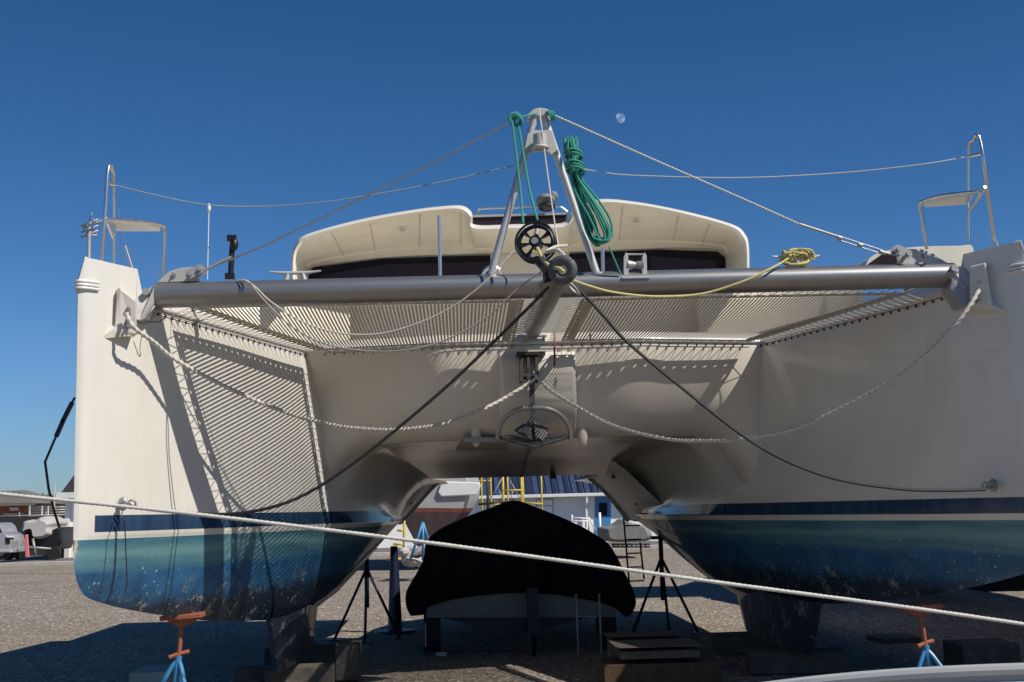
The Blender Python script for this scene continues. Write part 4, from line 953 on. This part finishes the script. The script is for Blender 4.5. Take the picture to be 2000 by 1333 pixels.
g = MB(); g.box((7.9, 13, .2), (.5, 3.5, .8)); g.build('keel', M['navyhull'], nb)
nc = thing('motor_yacht', (8, 21, 0), 'cream canopied motor yacht peeping over the right end of the crossbeam', 'yacht')
g = MB(); cp = [P(1690, 520, 20), P(1700, 503, 20), P(1728, 490, 20), P(1790, 482, 20), P(1870, 480, 20), P(1900, 482, 20), P(1900, 530, 20)]
q = cr(cp, 4); g.grid([q, [p + Vector((0, 3, 0)) for p in q]]); g.add(q, [tuple(range(len(q)))]); g.build('canopy', M['cream'], nc)
g = MB(); g.prism([P(1695, 516, 19.95), P(1722, 497, 19.95), P(1752, 494, 19.95), P(1752, 516, 19.95)], (0, .04, 0)); g.build('window', M['glass2'], nc)
for sx in (6.6, 7.6):
    g = MB(); g.tube([(sx, 20.6, 2.6), (sx, 20.3, 5.3)], .04, 8); g.build('canopy_post', M['steel'], nc)
rows = []
for y, hw, z0 in ((17.6, 1.5, .3), (20.5, 1.9, .1), (24, 1.9, .1), (28, .3, .9)):
    rows.append([Vector((7.6 + hw * a, y, z)) for a, z in ((-1, 2.9), (-.9, 1.4), (0, z0), (.9, 1.4), (1, 2.9))])
g = MB(); g.grid(rows); g.add(rows[0], [tuple(range(5))]); g.grid([[r[0], r[-1]] for r in rows]); g.build('hull', M['navyhull'], nc)

# =================================================================== FOREGROUND SKIFF bottom right
sk_ = thing('skiff', P(1800, 1330, 2.2), 'pale skiff with ribbed aluminium gunwale in the bottom right corner', 'boat')
ed = [(1380, 1352, 2.35), (1500, 1336, 2.3), (1600, 1324, 2.25), (1720, 1313, 2.2), (1850, 1305, 2.15), (2000, 1299, 2.1), (2150, 1296, 2.05)]
e1 = cr(px3(ed), 6)
def off(v): return [p + Vector(v) for p in e1]
g = MB(); prof = [(0, .03, .0), (0, .0, .0), (0, -.004, -.006), (0, -.004, -.014), (0, .002, -.016), (0, .002, -.024), (0, -.006, -.027), (0, -.006, -.034), (0, .0, -.036), (0, .03, -.036)]
g.grid([off(v) for v in prof], smooth=False); g.build('gunwale', M['speck'], sk_)
g = MB(); g.grid([off((0, .0, -.036)), off((0, .02, -.2)), off((0, .15, -.5)), off((0, .6, -.8))]); g.build('hull', M['white'], sk_)
g = MB(); g.grid([off((0, .03, 0)), off((0, .06, -.04)), off((0, .9, -.06))]); 
g.v = g.v; g.build('side_deck', M['white'], sk_) if False else None

# =================================================================== BACKGROUND, seen through the tunnel
bd_ = thing('white_building', (1, 62, 0), 'low white building with dark blue ribbed metal roof behind the tunnel', 'building')
YB = 60
def wq(pts, y=YB): return [P(a, b, y) for a, b in pts]
xl, xr = P(700, 1000, YB).x, P(1500, 1000, YB).x; ze = P(1050, 966, YB).z
g = MB(); g.box(((xl + xr) / 2, YB + 4, ze / 2), (xr - xl, 8, ze)); g.build('wall', M['wallwhite'], bd_)
g = MB(); g.add([(xl - .4, YB - .45, ze), (xr + .4, YB - .45, ze), (xr + .4, YB + 4, ze + 2.2), (xl - .4, YB + 4, ze + 2.2), (xl - .4, YB + 8.4, ze), (xr + .4, YB + 8.4, ze)], [(0, 1, 2, 3), (3, 2, 5, 4)]); g.prism([(xl - .4, YB - .45, ze), (xr + .4, YB - .45, ze), (xr + .4, YB + 4, ze + 2.2), (xl - .4, YB + 4, ze + 2.2)], (0, 0, -.06)); g.build('roof', M['roofblue'], bd_)
# rib shadows as real standing seams
g = MB(); x = xl
while x < xr: g.add([(x, YB - .46, ze + .01), (x + .05, YB - .46, ze + .01), (x + .05, YB + 4, ze + 2.24), (x, YB + 4, ze + 2.24), (x + .025, YB - .46, ze + .07), (x + .025, YB + 4, ze + 2.3)], [(0, 4, 5, 3), (4, 1, 2, 5)]); x += .3
g.build('roof_seams', M['roofblue'], bd_)
g = MB(); g.box(((xl + xr) / 2, YB - .5, ze - .07), (xr - xl + .6, .14, .15)); g.build('gutter', M['white'], bd_, bevel=.02)
a = P(1145, 968, YB - .5); g = MB(); g.tube([a, a + Vector((.0, .05, -.3)), P(1144, 985, YB - .2), P(1146, 1030, YB - .2)], .07, 10); g.build('downpipe', M['white'], bd_)
def rect(x0, y0, x1, y1, y, d, nm, m, par):
    gg = MB(); gg.prism([P(x0, y0, y), P(x1, y0, y), P(x1, y1, y), P(x0, y1, y)], (0, d, 0)); return gg.build(nm, M[m], par)
dr = rect(1162, 971, 1193, 1044, YB - .04, .06, 'door', 'doorblue', bd_)
rect(1170, 982, 1186, 1007, YB - .06, .03, 'pane', 'glass', dr)
for x0, x1 in ((1047, 1081), (975, 1003)):
    fr = rect(x0, 974, x1, 1010, YB - .05, .06, 'window', 'alu_grey', bd_); 
    rect(x0 + 2, 976, x1 - 2, 987, YB - .07, .03, 'pane', 'wallwhite', fr); rect(x0 + 2, 989, x1 - 2, 1008, YB - .07, .03, 'pane', 'wallwhite', fr)
g = MB()
for a, b in (((1117, 1011), (1150, 1013)), ((1117, 1018), (1150, 1018)), ((1117, 1005), (1118, 1040)), ((1150, 1010), (1163, 1036)), ((1150, 1010), (1150, 1036))):
    g.tube([P(*a, YB - 1.5), P(*b, YB - 1.5)], .035, 6)
g.build('ramp_rail', M['white'], bd_)
g = MB(); g.tube([P(1171, 1001, YB - 2.5), Vector((P(1172, 1045, YB - 2.5).x, YB - 2.5, 0))], .06, 8); tag(g.build('bollard', M['white']), 'slim white post standing before the blue door', 'post')
# beached sailing boat, grey with red boot top
sb = thing('sailing_boat', P(880, 1060, 36), 'grey and white sailing boat hull with red band and sloping stern behind the left hull', 'boat')
YS = 36
def hullface(pp, d, nm, m): 
    gg = MB(); gg.prism([P(a, b, YS) for a, b in pp], (0, d, 0)); return gg.build(nm, M[m], sb, bevel=.05)
def lof(pps, nm, m):
    rows = []
    for y, sc in ((YS, .72), (YS + .6, .95), (YS + 2, 1.0), (YS + 5, 1.0), (YS + 8, .6)):
        c = P(840, 1000, YS).x; rows.append([Vector((c + (P(a, b, YS).x - c) * sc, y, P(a, b, YS).z)) for a, b in pps])
    gg = MB(); gg.grid(rows); gg.add(rows[0], [tuple(range(len(pps)))]); return gg.build(nm, M[m], sb)
lof(cr([Vector((a, b, 0)) for a, b in ()], 1) if False else [(745, 925), (935, 925), (941, 945), (938, 968), (930, 985), (926, 992), (750, 992)], 'topsides', 'greyhull')
lof([(752, 992), (926, 992), (921, 1000), (756, 1000)], 'boot_top', 'ply')
lof([(756, 1000), (921, 1000), (905, 1018), (880, 1035), (855, 1060), (830, 1078), (800, 1060)], 'bottom', 'bottom')
gg = MB(); gg.prism([P(a, b, YS - .1) for a, b in ((863, 940), (937, 942), (939, 950), (930, 967), (862, 970), (855, 962))], (0, .12, 0)); gg.build('name_panel', M['white'], sb, bevel=.03)
# yellow scaffold
sc_ = thing('scaffold', P(1000, 1060, 44), 'yellow tube scaffold tower before the white building', 'scaffold'); YC = 44
def sct(a, b, y=YC, r=.028, nm='frame', m='yellow', dy=0):
    gg = MB(); gg.tube([P(*a, y), P(*b, y + dy)], r, 8); return gg.build(nm, M[m], sc_)
for x in (941, 959, 983, 992, 1019, 1022, 1058):
    a = P(x - 1, 930, YC + (x % 3) * .5); gg = MB(); gg.tube([Vector((a.x, a.y, 3.6)), Vector((a.x, a.y, 0))], .04 if x in (983, 1019) else .028, 8); gg.build('upright', M['yellow'], sc_)
for a, b in (((926, 939), (960, 939)), ((983, 958), (1019, 957)), ((983, 984), (1010, 980)), ((1020, 982), (1060, 984)), ((941, 985), (983, 985))): sct(a, b, nm='crossbar')
for a, b in (((980, 935), (955, 980)), ((975, 957), (985, 985)), ((996, 938), (1018, 978)), ((995, 980), (1003, 957))): sct(a, b, r=.014, nm='brace', m='alu_grey')
g = MB(); a = P(952, 935, 40); g.tube([Vector((a.x, a.y, 3.5)), Vector((a.x, a.y, 0))], .045, 8); g.tube([P(934, 985, 40), P(986, 980, 40)], .035, 8); tag(g.build('steel_pole', M['dark']), 'dark steel pole with side arm standing left of the scaffold', 'pole')
# yellow steps at left
st_ = thing('rolling_steps', P(775, 1095, 32), 'small yellow safety steps beside the left hull', 'steps'); YT = 32
def stt(a, b, r=.03, nm='frame'):
    gg = MB(); gg.tube([P(*a, YT), P(*b, YT)], r, 8); return gg.build(nm, M['yellow'], st_)
for a, b in (((790, 1005), (788, 1086)), ((770, 1062), (770, 1096)), ((776, 1036), (790, 1036)), ((768, 1063), (790, 1063)), ((763, 1085), (788, 1085)), ((755, 1092), (786, 1092))): stt(a, b)
# tarp heap
g = MB(); random.seed(3)
for i in range(16): g.ell(P(808 + random.uniform(-20, 18), 1100 - random.uniform(0, 26), 31 + random.uniform(-.5, .5)), (random.uniform(.12, .28), .2, random.uniform(.06, .12)), 8, 5, Matrix.Rotation(random.uniform(-.7, .3), 3, 'Y'))
tag(g.build('tarpaulin_heap', M['tarp']), 'crumpled heap of pale tarpaulin on the gravel beyond left hull', 'tarpaulin')
g = MB(); a = P(826, 1020, 30); b0 = P(826, 1095, 30); g.tube([a, b0], .03, 8); g.tube([a, b0 + Vector((-.3, 0, 0))], .03, 8); g.tube([a, b0 + Vector((.25, .3, 0))], .03, 8)
tag(g.build('tripod_stand', M['blue']), 'bright blue stand under the grey sailing boat', 'boat stand')
# inflatable under grey cover
nf = thing('covered_dinghy', P(1215, 1060, 40), 'grey covered dinghy on a trailer near the blue door', 'dinghy'); YI = 40
rows = []
for y, sc in ((YI, .75), (YI + .15, .95), (YI + .6, 1), (YI + 1.6, 1), (YI + 2.4, .7)):
    c = P(1225, 1038, YI); rows.append([Vector((c.x + (P(a, b, YI).x - c.x) * sc, y, c.z + (P(a, b, YI).z - c.z) * sc)) for a, b in cr([Vector((a, b, 0)) for a, b in ((1180, 1052), (1177, 1038), (1180, 1031), (1200, 1027), (1212, 1020), (1222, 1014), (1240, 1022), (1270, 1030), (1275, 1055), (1230, 1059), (1190, 1058))], 3) for a, b in [(a, b)]] if False else [Vector((c.x + (P(v[0], v[1], YI).x - c.x) * sc, y, c.z + (P(v[0], v[1], YI).z - c.z) * sc)) for v in [tuple(q)[:2] for q in cr([Vector((a, b, 0)) for a, b in ((1180, 1052), (1177, 1038), (1180, 1031), (1200, 1027), (1212, 1020), (1222, 1014), (1240, 1022), (1270, 1030), (1275, 1055), (1230, 1059), (1190, 1058), (1180, 1052))], 3)]])
g = MB(); g.grid(rows); g.add(rows[0], [tuple(range(len(rows[0])))]); g.build('cover', M['tarp_gr'], nf)
g = MB(); 
for py in (1063, 1068): g.tube([P(1195, py, YI), P(1270, py, YI)], .03, 6)
for k in range(8): g.box(P(1198 + 9 * k, 1066, YI), (.06, .05, .12))
g.build('trailer', M['dark'], nf)
# ladder at right
ldr = thing('ladder', P(1225, 1180, 15), 'dark metal ladder leaning on the right hull stern', 'ladder'); YL = 16.2
for a, b in (((1218, 1012), (1229, 1140)), ((1250, 1060), (1258, 1130))):
    g = MB(); g.tube([P(*a, YL + .5), P(*b, YL)], .012, 8); g.build('rail', M['dark'], ldr)
for k in range(5):
    g = MB(); y_ = 1030 + k * 27; g.tube([P(1219 + k * 2.3, y_ - 3, YL + .4), P(1250 + k * 2, y_ - 4, YL + .4)], .010, 6); g.build('rung', M['dark'], ldr)

# =================================================================== BACKGROUND LEFT
# shingled white building behind left bow
wb = thing('clapboard_building', P(150, 1088, 58), 'white clapboard building with dark gable roof behind left bow', 'building')
x0, x1 = P(133, 1040, 58).x, P(420, 1040, 58).x; zt = 2.75
g = MB(); g.box(((x0 + x1) / 2, 61, zt / 2), (x1 - x0, 6, zt)); g.build('wall', M['siding'], wb)
g = MB(); g.box((x0 - .02, 57.97, zt / 2), (.22, .12, zt)); g.build('corner_trim', M['white'], wb)
pk = x0 + 1.6
g = MB(); g.prism([(x0 - .3, 57.6, zt), (pk, 57.6, zt + 2.6), (x1 - 1.5, 57.6, zt + 2.6), (x1 + .3, 57.6, zt)], (0, 7, 0)); g.build('roof', M['shingle'], wb)
g = MB(); g.box(((x0 + x1) / 2, 57.55, zt - .02), (x1 - x0 + .8, .2, .26)); g.build('fascia', M['white'], wb)
# brick building
bb = thing('brick_building', P(10, 1060, 90), 'red brick building with low grey roof and small sign beyond the fence', 'building')
xa, xb = P(-160, 1000, 90).x, P(56, 1000, 90).x; zt = P(20, 987, 90).z
g = MB(); g.box(((xa + xb) / 2, 94, zt / 2), (xb - xa, 8, zt)); g.build('wall', M['brick'], bb)
g = MB(); ze2 = zt + .1; g.add([(xa - 1, 89, ze2), (xb + .6, 89, ze2), (xb - 1.5, 94, ze2 + 1.0), (xa + 3, 94, ze2 + 1.0), (xb + .6, 99, ze2), (xa - 1, 99, ze2)], [(0, 1, 2, 3), (1, 4, 2), (3, 2, 4, 5)]); g.box(((xa + xb) / 2, 89, ze2 - .05), (xb - xa + 1.4, .2, .2)); g.build('roof', M['roofgrey'], bb)
rect(19, 991, 36, 997, 89.9, .08, 'sign', 'white', bb); rect(6, 1002, 47, 1006, 89.9, .08, 'window', 'concrete', bb)
rect(0, 981, 56, 986, 89.85, .1, 'fascia', 'dark', bb)
# fence with screening
fx0, fx1 = P(-120, 1040, 63).x, P(140, 1040, 63).x
fn = thing('screened_fence', ((fx0 + fx1) / 2, 63, 0), 'chain fence with dark screening behind the parked vehicles', 'fence')
g = MB(); g.box(((fx0 + fx1) / 2, 63, .95), (fx1 - fx0, .02, 1.86)); g.build('screen', M['fence'], fn)
for i in range(6):
    g = MB(); x = lerp(fx0, fx1, i / 5); g.tube([(x, 63.05, 0), (x, 63.05, 2.1)], .03, 6); g.build('post', M['galv'], fn)
g = MB(); g.tube([(fx0, 63.05, 1.92), (fx1, 63.05, 1.92)], .03, 6); g.build('top_rail', M['galv'], fn)
# pier railing beyond, utility mast
rl = thing('railing', P(90, 1000, 75), 'pale horizontal railing beyond the dark fence', 'railing')
for py in (991, 996, 1001):
    g = MB(); g.tube([P(55, py + 1, 75), P(140, py - 1, 75)], .05, 6); g.build('rail', M['galv'], rl)
for px in (58, 82, 94, 106):
    g = MB(); q = P(px, 988, 75); g.tube([q, Vector((q.x, q.y, 0))], .07, 6); g.build('post', M['galv'], rl)
g = MB(); q = P(107, 940, 80); g.tube([q, Vector((q.x, q.y, 0))], [.04, .09], 6); tag(g.build('flagpole', M['alu_grey']), 'thin bare pole rising beyond the railing', 'pole')
# antenna on distant mast above the left bow
am = thing('antenna_mast', Vector((P(174, 500, 40).x, 40, 0)), 'tall mast with a ragged television antenna above left bow', 'antenna')
q = P(174, 462, 40); g = MB(); g.tube([q + Vector((0, 0, .3)), Vector((q.x, q.y, 0))], [.06, .09], 8); g.build('mast', M['galv'], am)
g = MB(); random.seed(5)
for i in range(9): a = P(160 + i * 3.4, 440 + random.uniform(-8, 14), 40); g.tube([a, a + Vector((random.uniform(.1, .35), random.uniform(-.4, .4), random.uniform(.0, .25)))], .022, 5)
for yy in (436, 448, 458): g.tube([P(158, yy + 6, 40), P(192, yy - 8, 40)], .025, 6)
g.tube([P(160, 462, 40), P(190, 459, 40)], .03, 6); g.build('antenna', M['alu_grey'], am)
# pickup truck cut by the frame
tk = thing('pickup_truck', P(-20, 1088, 53), 'silver pickup truck cut off by the left edge of frame', 'truck'); YK = 53
def tp(pp, d, nm, m, y=YK, bv=.04): 
    gg = MB(); gg.prism([P(a, b, y) for a, b in pp], (0, d, 0)); return gg.build(nm, M[m], tk, bevel=bv)
tp([(-90, 1080), (-90, 1042), (-50, 1040), (8, 1041), (17, 1046), (20, 1056), (20, 1080)], 1.8, 'body', 'truck')
tp([(-80, 1041), (-70, 1022), (-6, 1021), (2, 1027), (8, 1041)], 1.7, 'cab', 'truck', YK + .05)
tp([(-60, 1039), (-56, 1026), (-6, 1025), (-1, 1030), (3, 1040)], .02, 'window', 'glass', YK + .02, .005)
tp([(10, 1050), (19, 1051), (19, 1062), (11, 1062)], .5, 'grille', 'black', YK - .03, .01)
tp([(11, 1046), (19, 1047), (19, 1050), (11, 1050)], .5, 'headlight', 'white', YK - .03, .01)
tp([(-90, 1074), (21, 1074), (21, 1079), (-90, 1079)], .3, 'bumper', 'alu_dull', YK - .08, .02)
for px in (-70, 2, 14): 
    c = P(px, 1078, YK + (.1 if px != 14 else 1.4)); gg = MB(); gg.tube([c + Vector((0, -.05, 0)), c + Vector((0, .25, 0))], .33, 18); w3 = gg.build('wheel', M['tyre'], tk)
    gg = MB(); gg.tube([c + Vector((0, -.07, 0)), c + Vector((0, .0, 0))], .17, 14); gg.build('rim', M['alu_grey'], w3)
# boat under a grey-white tarp on trailer
tb = thing('tarped_boat', P(75, 1088, 55), 'boat on a trailer under a sagging grey white tarp', 'boat'); YQ = 55
rows = []
out = [tuple(q)[:2] for q in cr([Vector((a, b, 0)) for a, b in ((33, 1040), (38, 1024), (46, 1016), (66, 1015), (80, 1008), (98, 1016), (100, 1024), (97, 1030), (99, 1044), (92, 1050), (80, 1052), (62, 1052), (58, 1034), (50, 1033), (38, 1036), (33, 1040))], 3)]
cc = P(70, 1034, YQ)
for y, sc in ((YQ, .7), (YQ + .2, .93), (YQ + .8, 1), (YQ + 2.4, .95), (YQ + 3.2, .5)):
    rows.append([Vector((cc.x + (P(a, b, YQ).x - cc.x) * sc, y, cc.z + (P(a, b, YQ).z - cc.z) * sc + .05 * noise.noise(Vector((a * .15, b * .15, y))))) for a, b in out])
g = MB(); g.grid(rows); g.add(rows[0], [tuple(range(len(out)))]); g.build('tarp', M['tarp'], tb)
g = MB(); g.prism([P(a, b, YQ + .3) for a, b in ((44, 1040), (98, 1036), (118, 1028), (121, 1055), (112, 1074), (66, 1072), (50, 1060))], (0, 2, 0)); g.build('hull', M['navyhull'], tb, bevel=.1)
g = MB(); g.tube([P(24, 1066, YQ), P(100, 1072, YQ)], .05, 6); g.tube([P(64, 1052, YQ), P(70, 1086, YQ)], .06, 6); g.build('trailer', M['galv'], tb)
for px in (38, 104):
    c = P(px, 1080, YQ); g = MB(); g.tube([c, c + Vector((0, .25, 0))], .28, 16); g.build('wheel', M['tyre'], tb)
g = MB(); a, b = P(51, 1044, 53.5), P(53, 1088, 53.5); g.prism([a + Vector((-.05, 0, 0)), a + Vector((.05, 0, 0)), b + Vector((.07, 0, 0)), b + Vector((-.07, 0, 0))], (0, .1, 0)); tag(g.build('marker_post', M['orange_cr'], bevel=.01), 'pink and white marker post before the tarped boat', 'post')
# far scrub line
random.seed(2)
g = MB()
for i in range(5200):
    x = random.uniform(-75, 70); y = random.uniform(120, 150); h = 4.2 + 1.6 * noise.noise(Vector((x * .12, 0, 1))) ; z = random.uniform(0, 1) ** .6 * h
    c = Vector((x, y, z)); r = random.uniform(.25, .6)
    d1 = Vector((random.uniform(-1, 1), random.uniform(-1, 1), random.uniform(-1, 1))).normalized() * r; d2 = d1.orthogonal().normalized() * r
    g.add([c - d1, c + d2, c + d1, c - d2], [(0, 1, 2, 3)])
tag(g.build('scrub', M['foliage']), 'low dry scrub along the horizon', kind='stuff')
